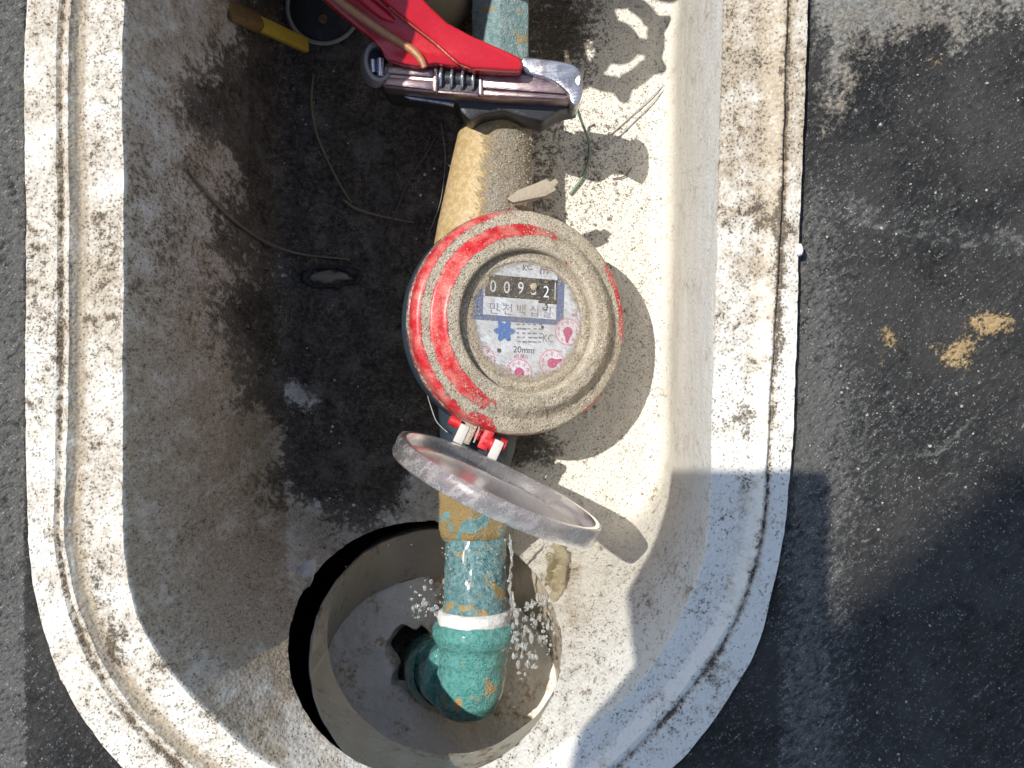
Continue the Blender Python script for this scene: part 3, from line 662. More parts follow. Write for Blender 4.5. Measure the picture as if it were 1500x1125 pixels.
# latch tab sticking out at the top of the ring
v, f = prism([(742,291),(757,279),(790,266),(801,261),(806,266),(814,261),(819,267),(812,274),(816,278),(800,287),(775,292),(752,297)], 53, 48.5, .5)
mesh('latch_tab', v, f, mat_plain('dusty_tab', (.40, .34, .26), (.30, .25, .18), 2.5, .8, bump=.8, dirt=(.50, .30, .2), dirt_at=.68), meter)
# dial --------------------------------------------------------
def DP(px, py, lift=0.):                   # photograph position on the dial -> dial plane (local mm)
    ox, oy = 776-7.5, 470
    return Vector(((px-ox)*U/.94, (oy-py)*U, -6.0+lift))
v, f = lathe(FM, [(.01, -6.05), (15, -6.05), (29.9, -6.05)], 96)
dial = mesh('dial_plate', v, f, DIAL_W, meter)
v, f = lathe(FM, px_prof([(105,-18),(94,-16.4),(90,-17),(89,-20)]), 160)
am = np.array([mnoise.noise(Vector(c)/2.)*.35 for c in v]); v = v+np.outer(am, np.array(FM)[:3, 2])
mesh('inner_sill', v, f, SAND_INNER, meter, 60, np.ones((len(v), 1)))
n = 3000; an = rng.uniform(0, 2*math.pi, n); depth = rng.gamma(1.3, 4.6, n)*(1+.7*np.clip(-np.sin(an+.35), 0, 1)+.35*np.clip(np.sin(an), 0, 1)); ra = 103-depth
m = (ra > 62); cs = np.stack([ra*np.cos(an)*U, ra*np.sin(an)*U, np.full(n, -4.7)], 1)[m]
v, f = grains(cs, rng.gamma(3., .065, len(cs)).clip(.09, .5)); mesh('glass_grit', xf(FM, v), f, SANDG, meter, 0, np.ones((len(v), 1)), kind='stuff')
v, f = lathe(FM, [(.01, -4.95), (10, -4.95), (20, -4.95), (29.9, -4.95)], 96); mesh('dial_glass', v, f, GLASS, meter)
ROT = R(-2.2)
def quad(name, x0, y0, x1, y1, lift, mat, rot=ROT):
    c = DP((x0+x1)/2, (y0+y1)/2, lift); w, h = (x1-x0)*U/.94, (y1-y0)*U
    M = FM @ Matrix.Translation(c) @ Matrix.Rotation(rot, 4, 'Z')
    v = xf(M, [(-w/2, -h/2, 0), (w/2, -h/2, 0), (w/2, h/2, 0), (-w/2, h/2, 0)]); return mesh(name, v, [[0, 1, 2, 3]], mat, dial)
def glyphs(s, size):
    cu = bpy.data.curves.new('t', 'FONT'); cu.body = s; cu.size = size; cu.align_x = 'CENTER'; cu.align_y = 'CENTER'; cu.resolution_u = 3
    o = bpy.data.objects.new('t', cu); COL.objects.link(o); dg = bpy.context.evaluated_depsgraph_get(); me = bpy.data.meshes.new_from_object(o.evaluated_get(dg))
    v = np.array([tuple(x.co) for x in me.vertices]).reshape(-1, 3); f = [list(p.vertices) for p in me.polygons]
    bpy.data.objects.remove(o); bpy.data.curves.remove(cu); bpy.data.meshes.remove(me); return v, f
def letter(name, s, px, py, hpx, lift, mat, rot=ROT, sx=1.):
    v, f = glyphs(s, hpx*U*1.42)
    if not len(v): return None
    v[:, :2] -= (v[:, :2].min(0)+v[:, :2].max(0))/2; v[:, 0] *= sx; v[:, 2] = 0
    M = FM @ Matrix.Translation(DP(px, py, lift)) @ Matrix.Rotation(rot, 4, 'Z')
    return mesh(name, xf(M, v), f, mat, dial)
def disc_shape(name, px, py, r, lift, mat, r_in=0, n=40, lobes=None):
    t = np.linspace(0, 2*math.pi, n, endpoint=False); rr = np.full(n, r*U)
    if lobes: rr = rr*(.62+.38*np.cos(lobes*t)**2)
    M = FM @ Matrix.Translation(DP(px, py, lift))
    a = np.stack([rr*np.cos(t), rr*np.sin(t), t*0], 1)
    b = a*(r_in/r if r_in else 0.0001)
    v, f = loft([b, a]); return mesh(name, xf(M, v), f, mat, dial)
quad('counter_surround', 690, 372, 828, 471, .05, INK_BLUE)
quad('counter_card', 709, 369, 817, 463, .10, DIAL_W)
quad('counter_window', 711, 404, 817, 436, .15, INK_BLACK)
quad('counter_window', 789, 428, 817, 442, .17, INK_BLACK)
for s, x, y in (('0', 722, 419), ('0', 742, 420), ('9', 762.5, 420), ('5', 782, 421), ('2', 800.5, 424)):
    letter('digit', s, x, y, 17.5, .22, INK_WHITE, sx=.84)
letter('digit', '3', 800, 443.5, 17.5, .12, INK_BLACK, sx=.84)
quad('window_mark', 813.2, 410, 814.4, 436, .22, INK_WHITE)
letter('unit_mark', 'm³', 800, 392, 13, .2, INK_DK)
letter('unit_mark', 'K', 769, 390, 9, .2, INK_DK); letter('unit_mark', 'C', 776, 388, 10, .2, INK_DK)
for s, x in (('만', 724), ('천', 743), ('백', 763), ('십', 782), ('일', 801)):
    letter('place_mark', s, x, 451+(x-724)*.04, 13, .2, INK_GREY)
disc_shape('flow_star', 738, 484, 16.5, .35, STAR_B, 0, 96, 3)
for k in range(5):
    for j in range(6):
        w = random.uniform(4, 9); x = 757+j*8+random.uniform(-1, 1)
        if x+w < 800: quad('fine_print', x, 472.5+k*6.4, x+w*.8, 474.2+k*6.4+random.uniform(0, 1.2), .1, INK_GREY)
letter('maker_mark', 'KC', 803, 493, 12, .12, INK_GREY, sx=.75)
letter('size_mark', '20mm', 767, 511, 9.5, .12, INK_DK)
disc_shape('ink_dot', 731, 513, 3.2, .1, INK_BLACK); disc_shape('ink_dot', 795, 477, 2.4, .1, INK_BLACK); disc_shape('ink_dot', 793, 557, 2, .1, INK_BLACK)
for x, y, a in ((833, 483, -95), (809, 530, 18), (760, 545, -50), (706, 527, 200)):
    disc_shape('gauge_ring', x, y, 20.5, .1, INK_PINK, 18.8)
    disc_shape('gauge_ring', x, y, 20.5, .07, flat('gauge_face', (.78, .72, .77)))
    for k in range(10):
        th = R(90-36*k); letter('gauge_digit', str(k), x+14.2*math.cos(th), y-14.2*math.sin(th), 5.2, .13, INK_RED)
    disc_shape('gauge_pointer', x, y, 7.5, .3, INK_RED, 0, 20)
    M = FM @ Matrix.Translation(DP(x, y, .28)) @ Matrix.Rotation(R(a), 4, 'Z')
    mesh('gauge_pointer', xf(M, np.array([(0, -6, 0), (17, -1.2, 0), (17, 1.2, 0), (0, 6, 0)])*U), [[0, 1, 2, 3]], INK_RED, dial)
for s, x, y in (('x0.1', 846, 457), ('x0.01', 825, 553), ('x0.001', 762, 521)): letter('gauge_scale', s, x, y, 6, .1, INK_RED)
# pebble lying on the glass over one digit
v, f = blob(FM @ (DP(780, 418)+Vector((0, 0, 1.6))), 1.5, 2, .2, (1, .9, .6)); mesh('grit_pebble', v, f, PEBBLE, meter)
# hinge -------------------------------------------------------
av = Vector((.905, -.425, 0)).normalized(); nv = Vector((.425, .905, 0)).normalized()      # along the lid, and across it towards the meter
def seg(p0, p1, r, n=20): return tube([p0, p1], r, n, 0)
hp = P(704, 640, 53)
def bar(c, L, r): return seg(c-av*L/2, c+av*L/2, r)
v, f = bar(P(667, 617, 52), 5.2, 2.6); mesh('hinge_pin_head', v, f, SEAM_RED, meter, 30)
v, f = bar(P(736, 651, 52), 3.0, 2.6); mesh('hinge_pin_head', v, f, SEAM_RED, meter, 30)
def obox(c, la, ln, lz, bv=.5):
    M = frame(c, (0, 0, 1), av); return box(M, la, ln, lz, bv)
v, f = obox(P(687, 631, 52), 5.2, 11, 6); mesh('hinge_lug', v, f, mat_dusty('dusty_red_lug', (.5, .02, .03), (.4, .02, .03)), meter, 40, np.full((len(v), 1), .62))
v, f = obox(P(715, 637, 52), 4.4, 13, 6); mesh('hinge_lug', v, f, SEAM_RED, meter, 40)
v, f = merge(bar(P(701, 637, 52.5), 3, 2.2), bar(P(716, 648, 52.5), 5, 3.0)); mesh('hinge_barrel', v, f, SEAM_RED, meter, 40)
v, f = tube([P(703, 622, 57), P(700, 634, 57), P(694, 648, 56)], .4, 6, 4); mesh('hinge_spring', v, f, PALE_WIRE, meter)
# lid: a clear shallow cup standing up on its hinge
lean = R(3.6)
uz = (Vector((0, 0, 1))*math.cos(lean)-nv*math.sin(lean)).normalized(); ln = av.cross(uz); 
if ln.dot(nv) < 0: ln = -ln
RL = 41.6
cx = P(729, 713, 98)
LM = Matrix(((av.x, uz.x, ln.x, cx.x), (av.y, uz.y, ln.y, cx.y), (av.z, uz.z, ln.z, cx.z), (0, 0, 0, 1)))
v, f = lathe(LM, fill_prof([(.01, -4.5), (36, -4.5), (39.5, -4.5), (41.1, -3.9), (RL, -2.6)], 3)+[(RL, 2.8), (41.2, 3.4), (39.6, 3.4), (39.2, 2.8), (39.0, -1.5), (37.8, -2.6)]+fill_prof([(36, -2.7), (.01, -2.7)], 3), 160)
lid = mesh('lid', v, f, LID, meter, 40)
v, f = lathe(LM, [(41.9, -4.2), (42.4, -3.4), (42.4, 2.2), (41.9, 3.2), (41.68, 3.2), (41.68, -4.2)], 160, closed=True); mesh('lid_skirt', v, f, LID_RIM, lid, 40)
for c in (P(677, 634, 53), P(727, 657, 53)):
    v, f = obox(c-nv*.5, 4.2, 8.5, 5.2); mesh('lid_lug', v, f, CLEAR_DUST, lid, 40)

# ------------------------------------------------------------------ outlet pipe: nut, nipple, tape, elbow
outp = empty('outlet_pipe', P(693, 850, 14), 'wet green corroded outlet pipe with brass nut and turquoise elbow at the bottom', 'pipe')
def ypipe(stations, z=28., n=72, sub=5, wob=.35, flat_=1.0, ws=4):
    loops = []
    for x, y, r in stations:
        z = float(np.interp(y, [775, 905], [28, 39])); c = P(x, y, z); rr = r*kk(z); loops.append(np.array([(c.x+rr*math.cos(a), c.y, c.z+flat_*rr*math.sin(a)) for a in np.linspace(0, 2*math.pi, n, endpoint=False)]))
    L2 = []
    for a, b in zip(loops[:-1], loops[1:]):
        for j in range(sub): L2.append(lerp(a, b, j/sub))
    L2.append(loops[-1]); v, f = loft(L2, True, True, True)
    return (wobble(v, wob, ws) if wob else v), f
# hexagonal nut with rounded shoulders
loops = []
for y, k in ((708,.86),(714,.97),(722,1.),(772,1.),(782,.96),(790,.86)):
    c = P(693, y, 28); r = 54*kk(28)*k; lp = []
    for i in range(6):
        a0, a1 = R(30+60*i), R(90+60*i)
        for j in range(10):
            t = j/10; q = np.array([math.cos(a0), math.sin(a0)])*(1-t)+np.array([math.cos(a1), math.sin(a1)])*t; m = np.linalg.norm(q); q = q/m*min(max(m, .89), .965)*1.04
            lp.append((c.x+q[0]*r, c.y, c.z+q[1]*r))
    loops.append(np.array(lp))
L2 = []
for a, b in zip(loops[:-1], loops[1:]):
    for j in range(4): L2.append(lerp(a, b, j/4))
L2.append(loops[-1]); v, f = loft(L2, True, True, True); mesh('union_nut', wobble(v, .4, 3), f, VERD_NUT, outp, 35)
v, f = ypipe([(697,786,45),(697,830,45),(696,870,46),(695,902,47)], wob=.7, ws=3); mesh('nipple', v, f, VERD_PIPE, outp, 60)
v, f = ypipe([(695,893,49),(695,896,53),(695,904,54),(695,911,53),(695,915,49)], wob=.5, ws=2.5); mesh('thread_tape', v, f, TAPE, outp, 60)
v, f = ypipe([(695,908,46),(695,912,56),(695,918,60),(695,930,61),(695,940,58),(695,946,53),(694,955,50),(693,966,51),(693,972,49.5),(691,984,50),(688,1010,50),(685,1030,46),(683,1045,36),(683,1053,20),(683,1055,4)], wob=.8, ws=6); mesh('elbow', v, f, VERD_ELBOW, outp, 60)
a0, a1 = P(668, 992, 34), P(628, 972, -22); v, f = tube([a0, a0.lerp(a1, .3), a0.lerp(a1, .35), a0.lerp(a1, .6), a1+Vector((0, 0, -60))], [15, 15, 17, 16.5, 15], 48, 5)
mesh('riser', wobble(v, .6, 5), f, VERD_ELBOW, outp, 60)

# ------------------------------------------------------------------ gate valve at the top (mostly beyond the frame)
valve = empty('gate_valve', P(735, 0, 14), 'pale green corroded pipe fitting with flat faces at the top edge', 'valve')
loops = []
for y in (-190, 40, 60, 150, 158):
    c = P(733, y, 28); r = 44.5*kk(28)*(1 if y < 155 else .9)
    lp = []
    for i in range(6):
        a0, a1 = R(30+60*i), R(90+60*i)
        for j in range(8):
            t = j/8; q = np.array([math.cos(a0), math.sin(a0)])*(1-t)+np.array([math.cos(a1), math.sin(a1)])*t; q = q*min(1, .975/np.linalg.norm(q))*1.03; lp.append((c.x+q[0]*r*1.03, c.y, c.z+q[1]*r))
    loops.append(np.array(lp))
L2 = []
for a, b in zip(loops[:-1], loops[1:]):
    for j in range(14): L2.append(lerp(a, b, j/14))
L2.append(loops[-1]); v, f = loft(L2, True, True, True); mesh('hex_body', wobble(v, .35, 4), f, BLUE_DIRTY, valve, 28)
wc = Vector((-17, 197, 128))
v, f = lathe(frame((wc.x, wc.y, 20), (0, 0, 1)), [(16, 0), (17, 8), (16, 22), (14, 30), (13, 48), (17, 50), (17, 60), (10, 62), (7, 70), (5, 71), (5, 112)], 40, cap0=True, cap1=True); mesh('bonnet', v, f, CREAM, valve, 30)
NLOB = 7; t = np.linspace(0, 2*math.pi, 168, endpoint=False); loops = []
rc = 20+3.4*np.maximum(0, np.cos(NLOB*t))**3; rt = 4.1+1.9*np.maximum(0, np.cos(NLOB*t))**2
for a in np.linspace(0, 2*math.pi, 12, endpoint=False):
    loops.append(np.stack([(rc+rt*math.cos(a))*np.cos(t), (rc+rt*math.cos(a))*np.sin(t), rt*.8*math.sin(a)], 1))
loops.append(loops[0]); WM = frame(wc, (.1, -.05, 1)) @ Matrix.Rotation(R(-30), 4, 'Z')
parts = [loft(loops)]
parts[0] = (xf(WM, parts[0][0]), parts[0][1])
for k in range(3): parts.append(tube([WM @ Vector((4*math.cos(R(120*k+20)), 4*math.sin(R(120*k+20)), 0)), WM @ Vector((19*math.cos(R(120*k+20)), 19*math.sin(R(120*k+20)), 0))], 4.0, 10, 3))
parts.append(lathe(WM, [(9.5, -4), (10.5, 0), (9.5, 4)], 24, cap0=True, cap1=True))
v, f = merge(*parts); mesh('handwheel', v, f, RED_PAINT, valve, 60)
# ochre fitting seen between the wrench handle and the valve
ocf = empty('ochre_fitting', P(655, 0, 10), 'rounded ochre brass cap beside the green valve, behind the wrench handle', 'fitting')
v, f = lathe(frame(P(640, -10, 26), (.2, -.35, .9)), [(5, -14), (16, -10), (17, 0), (15.5, 5), (12, 8), (5, 9.6), (.5, 9.8)], 48, cap0=True); mesh('cap', wobble(v, .4, 4), f, CREAM, ocf, 50)
v, f = tube([P(640, -10, 20), P(690, -60, 24)], 9, 24, 0); mesh('branch', v, f, CREAM, ocf)

# ------------------------------------------------------------------ pipe wrench gripping the neck
wr = empty('pipe_wrench', P(700, 115, 45), 'red handled steel wrench with a knurled worm clamped across the brass neck', 'wrench')
ZW = 66.0
v, f = prism([(552,100),(566,90),(610,92),(637,94),(706,100),(767,84),(820,88),(845,97),(838,148),(790,147),(702,142),(637,136),(560,128)], ZW-1, ZW-11, 1.6, 3); mesh('jaw_body', v, f, TITAN, wr, 30)
for pl, z in (([(568,94),(637,101),(637,113),(566,107)], ZW+.6), ([(566,112),(637,118),(637,132),(562,124)], ZW+.2), ([(704,104),(770,108),(812,118),(834,138),(704,129)], ZW+.8), ([(704,131),(770,136),(832,142),(828,145),(704,139)], ZW+.2), ([(634,96),(641,96),(641,135),(634,134)], ZW+1.4), ([(701,104),(708,106),(708,140),(701,140)], ZW+1.4), ([(641,132),(701,136),(701,141),(641,136)], ZW+1.2)):
    v, f = prism(pl, z, z-5, .9, 2); mesh('jaw_rib', v, f, TITAN, wr, 30)
wa, wb = P(642, 114, ZW-2), P(700, 119, ZW-2)
v, f = prism([(640,96),(702,101),(702,136),(640,132)], ZW-.5, ZW-3, 0); mesh('worm_slot', v, f, DARK_STEEL, wr)
ax = (wb-wa).normalized(); Lw = (wb-wa).length; WMx = frame(wa, ax, (0, 0, 1)); pr = []
v, f = lathe(WMx, [(3.0, 0), (3.0, Lw)], 30, cap0=True, cap1=True); mesh('worm', v, f, DARK_STEEL, wr, 35)
for i in range(4):
    z = Lw*(.08+.27*i); v, f = lathe(WMx, [(2.9, z-.9), (5.0, z-.5), (5.2, z), (5.0, z+.5), (2.9, z+.9)], 40); mesh('worm_ridge', v, f, BOLT, wr, 35)
v, f = prism([(765,84),(790,85),(820,89),(842,95),(852,108),(855,126),(850,146),(843,155),(835,148),(833,138),(812,120),(790,112),(767,104)], ZW+3, ZW-16, 3.5, 4, rnd=3); mesh('barrel', v, f, CHROME, wr, 45)
v, f = lathe(frame(P(850, 126, ZW-5), (1, -.18, -.05)), [(1, .2), (4.6, .3), (7.6, .2), (8.4, -1.2), (7.8, -3)], 36, cap0=True); v = v*1; mesh('barrel_end', v, f, CHROME, wr, 45)
v, f = lathe(frame(P(850, 126, ZW-5)+Vector((.45, 0, 0)), (1, -.18, -.05)), [(.01, .2), (5.5, .2)], 30); mesh('barrel_bore', v, f, HOLE, wr)
v, f = prism([(556,124),(640,134),(702,141),(838,149),(850,156),(820,162),(795,178),(762,170),(738,162),(705,168),(690,178),(676,165),(668,150),(612,143),(566,137)], ZW-10, ZW-30, 1.5, 2); mesh('lower_jaw', v, f, DARK_STEEL, wr, 30)
v, f = prism([(580,136),(666,150),(664,155),(600,145)], ZW-11, ZW-14, .5); mesh('jaw_plate', v, f, CHROME, wr)
rc = P(553, 92, ZW-2)
v, f = lathe(frame(rc, (.3, -.05, 1)) @ Matrix.Diagonal((.82, 1.15, 1, 1)), [(5.0, -5), (5.2, 2.6), (6.0, 3.4), (7.2, 3.2), (8.0, 1.5), (8.0, -5)], 44); mesh('pivot_eye', v, f, GREY_RING, wr, 40)
v, f = merge(tube([P(546, 88, ZW-1), P(547, 107, ZW-1)], 1.6, 14, 0), tube([P(557, 86, ZW+.5), P(557, 112, ZW+.5)], 1.5, 14, 0)); mesh('pivot_bolt', v, f, BOLT, wr, 40)
v, f = lathe(frame(rc+Vector((0, 0, -1)), (.3, -.05, 1)), [(.01, 0), (5.6, 0)], 30); mesh('pivot_recess', v, f, DARK_STEEL, wr)
# handle: channel with a thick bright upper flange and a thinner lower wing
tl = lambda x, y: max(0, (60-y))*.10+max(0, 700-x)*.012
hp_ = [(300,-160),(400,-160),(500,-120),(566,-55),(614,-8),(632,10),(655,32),(690,51),(735,71),(763,84),(767,97),(762,104),(735,103),(690,100),(660,96),(637,92),(611,97),(585,92),(566,86),(556,70),(547,58),(523,40),(470,-4),(400,-70)]
v, f = prism(hp_, ZW+5, ZW-1, 1.2, 2, tl); hd = mesh('handle', v, f, RED_PAINT, wr, 35)
up_ = [(420,-160),(500,-120),(566,-55),(614,-8),(632,11),(655,33),(690,51.5),(735,71.5),(762,84.5),(766.5,96),(760,103),(733,102),(690,99),(672,92),(657,79),(637,60),(608,38),(571,9),(520,-40),(440,-115)]
v, f = prism(up_, ZW+10.5, ZW+1, 3.4, 4, tl); mesh('upper_flange', v, f, RED_PAINT, hd, 45)
v, f = tube([P(x, y, ZW+6.2+tl(x, y)) for x, y in ((430,-60),(493,-2),(528,24),(560,46),(587,63),(606,75),(617,88),(622,99))], [2.0, 2.0, 1.9, 1.9, 1.7, 1.7, 1.6, 1.2], 12, 6); mesh('edge_fold', v, f, WORN_RED, hd)
v, f = tube([P(x, y, ZW+8.6+tl(x, y)) for x, y in ((570,10),(608,40),(637,63),(657,81),(672,92.5),(692,100),(733,103.2),(760,104))], .55, 8, 6); mesh('flange_seam', v, f, mat_plain('scraped_red', (.36, .05, .04), (.42, .16, .09), 3, .35), hd)
v, f = tube([P(x, y, ZW+5.4+tl(x, y)) for x, y in ((470,-60),(520,-14),(545,8),(563,22),(578,31))], [2.4, 2.4, 2.4, 2.2, .8], 12, 5); mesh('pressed_ridge', v, f, RED_PAINT, hd)

# ------------------------------------------------------------------ small things lying in the box
def left_z(x): return max(0., 167*(399-x)/216)
tag = empty('yellow_tag', P(390, 38, 26), 'yellow plastic tag with a rusty brown end lying at upper left on the mud', 'tag')
qa, qb, qc = P(331, 13, 74), P(374, 32, 50), P(449, 67, 16)
def slab(a, b, w, th, bv=.6):
    d = (b-a); M = frame((a+b)/2, d.cross(Vector((d.y, -d.x, 0))).normalized() if False else (Vector((d.y, -d.x, 0)).cross(d)).normalized()*(1 if (Vector((d.y, -d.x, 0)).cross(d)).z > 0 else -1), d); return box(M, d.length, w, th, bv, 3)
v, f = slab(qb, qc, 6.6, 3.2, .9); mesh('sleeve', v, f, YELLOW, tag, 40)
v, f = slab(qa, qb+(qb-qa)*.06, 8.4, 4.6, 1.5); mesh('rusty_end', wobble(v, 1.6, 5), f, RUST, tag, 50)
cap = empty('round_cap', P(474, 12, 3), 'flat black disc edged with pale wire, between the yellow tag and the wrench handle', 'disc')
CM = frame(P(474, 11, 5), (0, 0, 1))
v, f = lathe(CM, [(.01, .6), (8, .4), (15.5, .2), (16, -.4), (16, -6)], 64); mesh('disc', wobble(v, .25, 4), f, BLACK_RUB, cap, 50)
v, f = lathe(CM, [(16.9+1.0*math.cos(a), .3+1.0*math.sin(a)) for a in np.linspace(0, 2*math.pi, 10, endpoint=False)], 80, closed=True); mesh('wire_edge', v, f, PALE_WIRE, cap)
v, f = blob(P(473, 28, 6.4), 2.1, 2, .2, (1, 1, .5)); mesh('plug', v, f, RUST, cap)
def strand(name, pts, r, mat, label, cat, group=None):
    v, f = tube([P(*p) for p in pts], r, 7, 7); return mesh(name, v, f, mat, None, 180, label=label, cat=cat, group=group or {'stem': 'dry stems lying in the box', 'fibre': 'fine fibres and hairs in the box', 'root': 'thin roots beside the neck'}.get(cat))
strand('dry_stem', [(459,108,2.5),(456,150,3),(462,190,3),(475,225,2.6),(495,265,3.2),(515,298,2.4)], [.5,.75,.75,.7,.6,.5], STEM, 'long curved dry stem hanging below the yellow tag on the black mud', 'stem')
strand('dry_stem', [(502,292,2.4),(522,306,3),(560,317,3),(606,326,2.2)], [.8,.8,.6,.4], STEM, 'short straight dry stem just left of the brass neck, near the meter', 'stem')
strand('dry_stem', [(276,250,wall_z(276,250)+2),(310,291,wall_z(310,291)+4),(345,325,wall_z(345,325)+5),(390,355,wall_z(390,355)+5),(440,372,2.5),(512,380,2.2)], [.6,.7,.75,.75,.6,.5], STEM, 'pale dry stem running down the left foam wall on to the mud', 'stem')
strand('root_strand', [(640,196,3),(622,228,4),(598,265,3.4),(572,330,3),(545,384,2)], [.35,.7,.55,.35,.3], ROOT, 'brown forked root lying left of the brass neck', 'root')
strand('root_strand', [(626,150,3),(623,190,3),(616,222,2.4)], .3, ROOT, 'thin root hanging under the wrench jaw', 'root')
strand('pale_fibre', [(646,180,16),(652,225,14),(650,262,12),(644,300,9),(627,345,4)], .13, HAIR, 'fine white fibre along the left edge of the brass neck', 'fibre')
strand('pale_fibre', [(652,238,14),(668,250,26),(676,256,40)], .18, HAIR, 'tiny white fibre crossing on to the brass neck', 'fibre')
strand('pale_fibre', [(976,121,1.6),(930,165,1.3),(890,200,1.3),(842,234,1.5)], .30, HAIR, 'upper of two straight grey fibres on the sunlit foam below the wheel shadow', 'fibre')
strand('pale_fibre', [(974,130,1.6),(935,172,1.3),(900,205,1.3),(860,232,1.5)], .30, HAIR, 'lower of two straight grey fibres on the sunlit foam below the wheel shadow', 'fibre')
strand('green_wire', [(843,150,20),(852,178,8),(862,205,4),(863,230,3),(854,258,2.5),(835,285,2)], .65, GREEN, 'thin green wire curling down from the wrench end over the foam', 'wire')
strand('pale_fibre', [(625,575,32),(632,598,30),(640,618,34),(655,633,44)], .22, HAIR, 'fine white fibre below the left edge of the red ring', 'fibre')
strand('pale_fibre', [(752,690,4),(757,665,20),(765,640,34)], .22, ROOT, 'thin fibre standing beside the hinge of the meter lid', 'fibre')
strand('pale_fibre', [(540,600,2),(556,625,2),(568,645,2),(572,660,2)], .25, ROOT, 'tiny curved fibre on the mud left of the meter lid', 'fibre')
strand('pale_fibre', [(897,262,1.5),(915,258,1.8),(925,246,1.5)], .3, ROOT, 'tiny curled hair on the bright foam beside the bar shaped shadow', 'fibre')
# moulded boss poking through the mud
bo = empty('mud_boss', P(482, 405, 0), 'narrow pale foam ridge ringed by dark mud, left of the meter', 'ridge')
v, f = blob(P(485, 406, 1), 1, 3, .1, (10, 2.6, 2.6)); mesh('ridge', wobble(v, 1.3, 4), f, BEAD if False else mat_plain('dirty_foam_ridge', (.30, .25, .19), (.20, .17, .13), 4, .7, dirt=(.05, .045, .04), dirt_at=.58), bo)
v, f = lathe(frame(P(485, 406, .8), (0, 0, 1)) @ Matrix.Diagonal((1.15, .42, 1, 1)), [(11+2*math.cos(a), .6+1.6*math.sin(a)) for a in np.linspace(0, 2*math.pi, 10, endpoint=False)], 48, closed=True); mesh('mud_ring', wobble(v, 1.6, 3.5), f, mat_plain('wet_mud', (.014, .014, .016), (.045, .042, .04), 5, .6, bump=.8), bo)
# loose foam beads, grit, mud lumps
spots = [(368,57,3.2),(361,63,2.),(448,182,1.5),(510,210,1.3),(636,247,2.),(622,256,2.2),(616,286,2.3),(595,243,1.4),(487,625,2.4),(485,632,2.),(518,740,2.8),(483,730,1.8),(402,648,1.6),(401,662,1.5),(412,740,1.8),(585,728,1.2),(402,378,2.4),(405,394,1.6),(450,510,1.4),(490,557,1.8),(625,380,1.3),(700,1085,1.5),(497,649,1.5)]
parts = [blob(P(x, y, left_z(x) if x < 399 else 1.2), s*.30, 2, .12) for x, y, s in spots]
for _ in range(70):
    x, y = random.uniform(330, 640), random.uniform(60, 750); parts.append(blob(P(x, y, (left_z(x) if x < 399 else 0)+.5), random.uniform(.18, .5), 1, .15))
v, f = merge(*parts); mesh('foam_crumbs', v, f, BEAD, None, 180, label='loose white foam crumbs scattered over the black mud', cat='crumbs', kind='stuff')
cs = []; 
for _ in range(1500):
    x, y = random.uniform(395, 800), random.uniform(-20, 755); cs.append(tuple(P(x, y, random.uniform(0, 1.0))))
for _ in range(34):
    cxp, cyp = random.uniform(405, 660), random.uniform(20, 745); nn = random.randint(12, 46); sg = random.uniform(3, 14)
    for _ in range(nn): cs.append(tuple(P(min(max(random.gauss(cxp, sg), 398), 760), random.gauss(cyp, sg*.8), random.uniform(0, 1.3))))
v, f = grains(np.array(cs), rng.gamma(1.6, .24, len(cs)).clip(.12, 1.7)); mesh('mud_grit', v, f, mat_plain('mud_grit', (.03, .027, .025), (.24, .20, .155), 5, .5, bump=.3, dirt=(.02, .019, .018), dirt_at=.5), None, 180, label='dark gritty mud lumps covering the floor of the foam box', cat='mud', kind='stuff')
cs = []
for _ in range(1900):
    x, y = random.uniform(1180, 1510), random.uniform(-10, 1130); cs.append(tuple(P(x, y, ZG+.2)))
v, f = grains(np.array(cs), rng.gamma(1.4, .115, len(cs)).clip(.07, .8)); mesh('ground_grit', v, f, mat_plain('ground_grit', (.46, .43, .37), (.22, .205, .18), 3, .7, bump=.3), None, 180, label='pale grit sprinkled over the black ground at right', cat='grit', kind='stuff')
v, f = blob(P(1171, 366, ZR+.8), 1.5, 3, .2, (.75, 1.25, .8)); mesh('white_chip', v, f, BEAD, None, 180, label='small white chip on the outer edge of the right rim', cat='chip')
v, f = blob(P(446, 842, 4), 1, 3, .25, (3.6, 7.5, 3)); v = (v-np.array(P(446, 842, 4)))@np.array(Matrix.Rotation(R(-30), 3, 'Z')).T+np.array(P(446, 842, wall_z(446, 842)-1)); mesh('foam_chip', v, f, mat_plain('foam_chip', (.62, .60, .55), (.45, .42, .37), 3, .6, dirt=(.2, .16, .11), dirt_at=.62, bump=.6), None, 180, label='broken white foam chip at the upper left lip of the pipe opening', cat='foam chip')
pts = [(816,800),(822,820),(815,842),(818,862),(812,880)]
parts = [tube([P(x, y, wall_z(x, y)+1) for x, y in pts], [2, 3.2, 4.2, 3, 1.2], 14, 6), tube([P(x, y, wall_z(x, y)+1) for x, y in ((805,812),(808,835),(803,856))], [1.5, 2.4, 1.2], 12, 5)]
v, f = merge(*parts); mesh('sealant_drip', wobble(v, 1.2, 4), f, SEALANT, None, 180, label='yellowish clear sealant drip beside the pipe, right of the opening', cat='sealant')
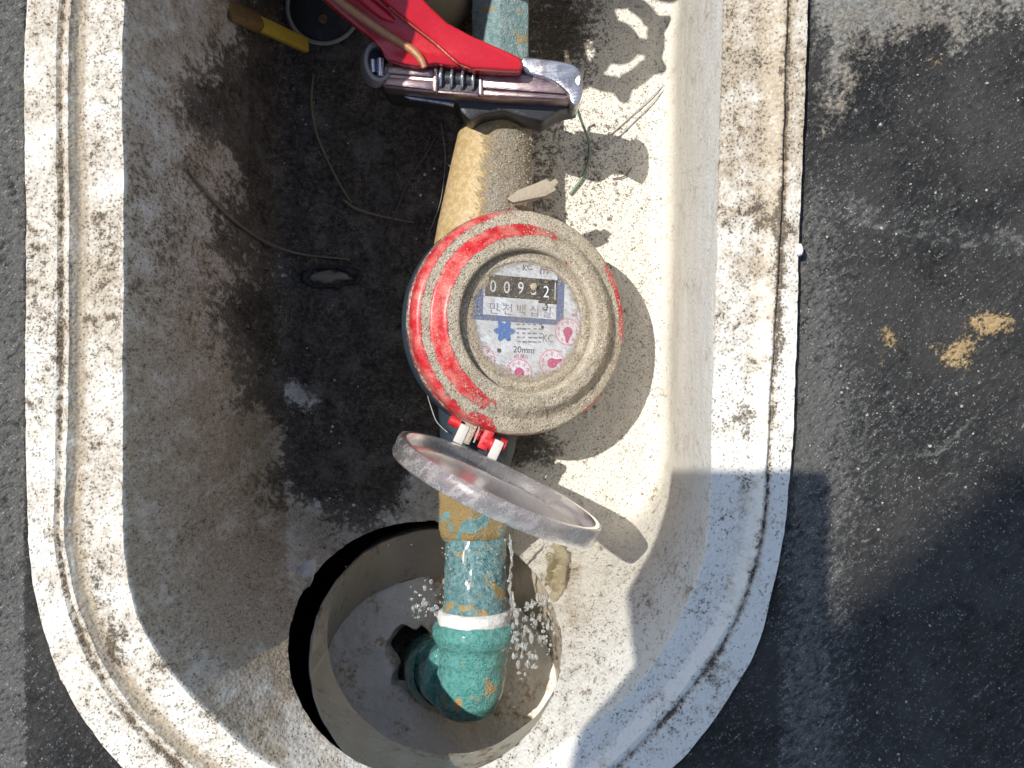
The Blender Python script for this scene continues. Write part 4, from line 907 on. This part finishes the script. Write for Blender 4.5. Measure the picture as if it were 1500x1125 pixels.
# spray of water round the leaking joint
parts = []
def drop(x, y, z, r, s=1.): parts.append(blob(P(x, y, z), r, 2, .1, (1, s, 1)))
for _ in range(210):
    t = random.random()**.7; a = R(random.uniform(-70, 25)); d = 12+95*t
    drop(735+d*math.cos(a)*.75, 905-d*math.sin(a)*.95, 40+random.uniform(-14, 16), random.choice((.25, .3, .4, .55, .8, 1.2))*(1.15-.5*t), random.uniform(.8, 2.4))
for _ in range(60): drop(random.choice((random.uniform(648, 662), random.uniform(728, 750))), random.uniform(790, 960), 28+random.uniform(2, 12), random.uniform(.25, .7))
for _ in range(130):
    x = 695+random.uniform(-40, 40); drop(x, random.uniform(800, 1020), 36+math.sqrt(max(0, 45**2-(x-695)**2))*kk(28)+.1, random.uniform(.15, .5))
v, f = tube([P(747, 782, 42), P(750, 820, 44), P(746, 850, 40), P(751, 885, 38), P(748, 915, 36), P(738, 950, 38), P(742, 985, 36)], [.2, .9, .4, 1.3, .7, .6, .2], 10, 8); parts.append((wobble(v, 1.3, 2.2), f))
for _ in range(40): drop(random.uniform(600, 655), random.uniform(850, 905), 36+random.uniform(-8, 8), random.choice((.25, .35, .5, .8)), random.uniform(.8, 1.6))
for x, y, r in ((622,884,1.6),(612,888,1.2),(634,893,1.3),(640,890,1.0),(628,892,.8)): drop(x, y, 35, r)
for _ in range(45): drop(random.uniform(440, 860), random.uniform(780, 1110), random.uniform(5, 60), random.uniform(.18, .38))
v, f = merge(*parts); mesh('water_spray', v, f, WATER, None, 180, label='clear water droplets spraying from the joint above the turquoise elbow', cat='water', kind='stuff')

# ------------------------------------------------------------------ unseen slabs added above, shaped to throw the lower right shadows
def sunward(px, py, z, zc):
    q = P(px, py, z); d = zc-z; return Vector((q.x-SUN_DX*d, q.y-SUN_DY*d, zc))
def slab_at(name, tgt, zc, th, mat, parent):
    bm = bmesh.new(); tv = [bm.verts.new(sunward(*t, zc)) for t in tgt]; bv = [bm.verts.new(v.co+Vector((0, 0, th))) for v in tv]
    bm.faces.new(tv); bm.faces.new(bv[::-1]); n = len(tv)
    for i in range(n): bm.faces.new((tv[i], bv[i], bv[(i+1) % n], tv[(i+1) % n]))
    bm_mesh(name, bm, mat, parent)
ph = empty('shade_blocker', (-150, 0, 516), 'dark board added unseen above the box to cast the lower right shade', 'blocker')
slab_at('blocker', [(984,688,40),(1042,688,ZI),(1150,688,ZR),(1206,690,ZG),(1206,930,ZG),(1206,1500,ZG),(760,1400,ZI),(850,1062,ZI),(948,975,150),(975,880,60)], 516, 4, DARK_STEEL, ph)  # added blocker, outline follows the shade it casts at lower right
aw = empty('occluder', (0, 250, 1500), 'dark cloth awning added unseen high above the box to cast the diagonal shade', 'occluder')
slab_at('occluder_sheet', [(700,1330,ZG),(1210,910,ZG),(1500,660,ZG),(2900,-540,ZG),(3600,900,ZG),(1900,2600,ZG)], 1500, 6, mat_plain('dark_occluder_sheet', (.05, .05, .06), (.04, .04, .045), 30, .9), aw)  # added out of view, only for the diagonal shade across the ground
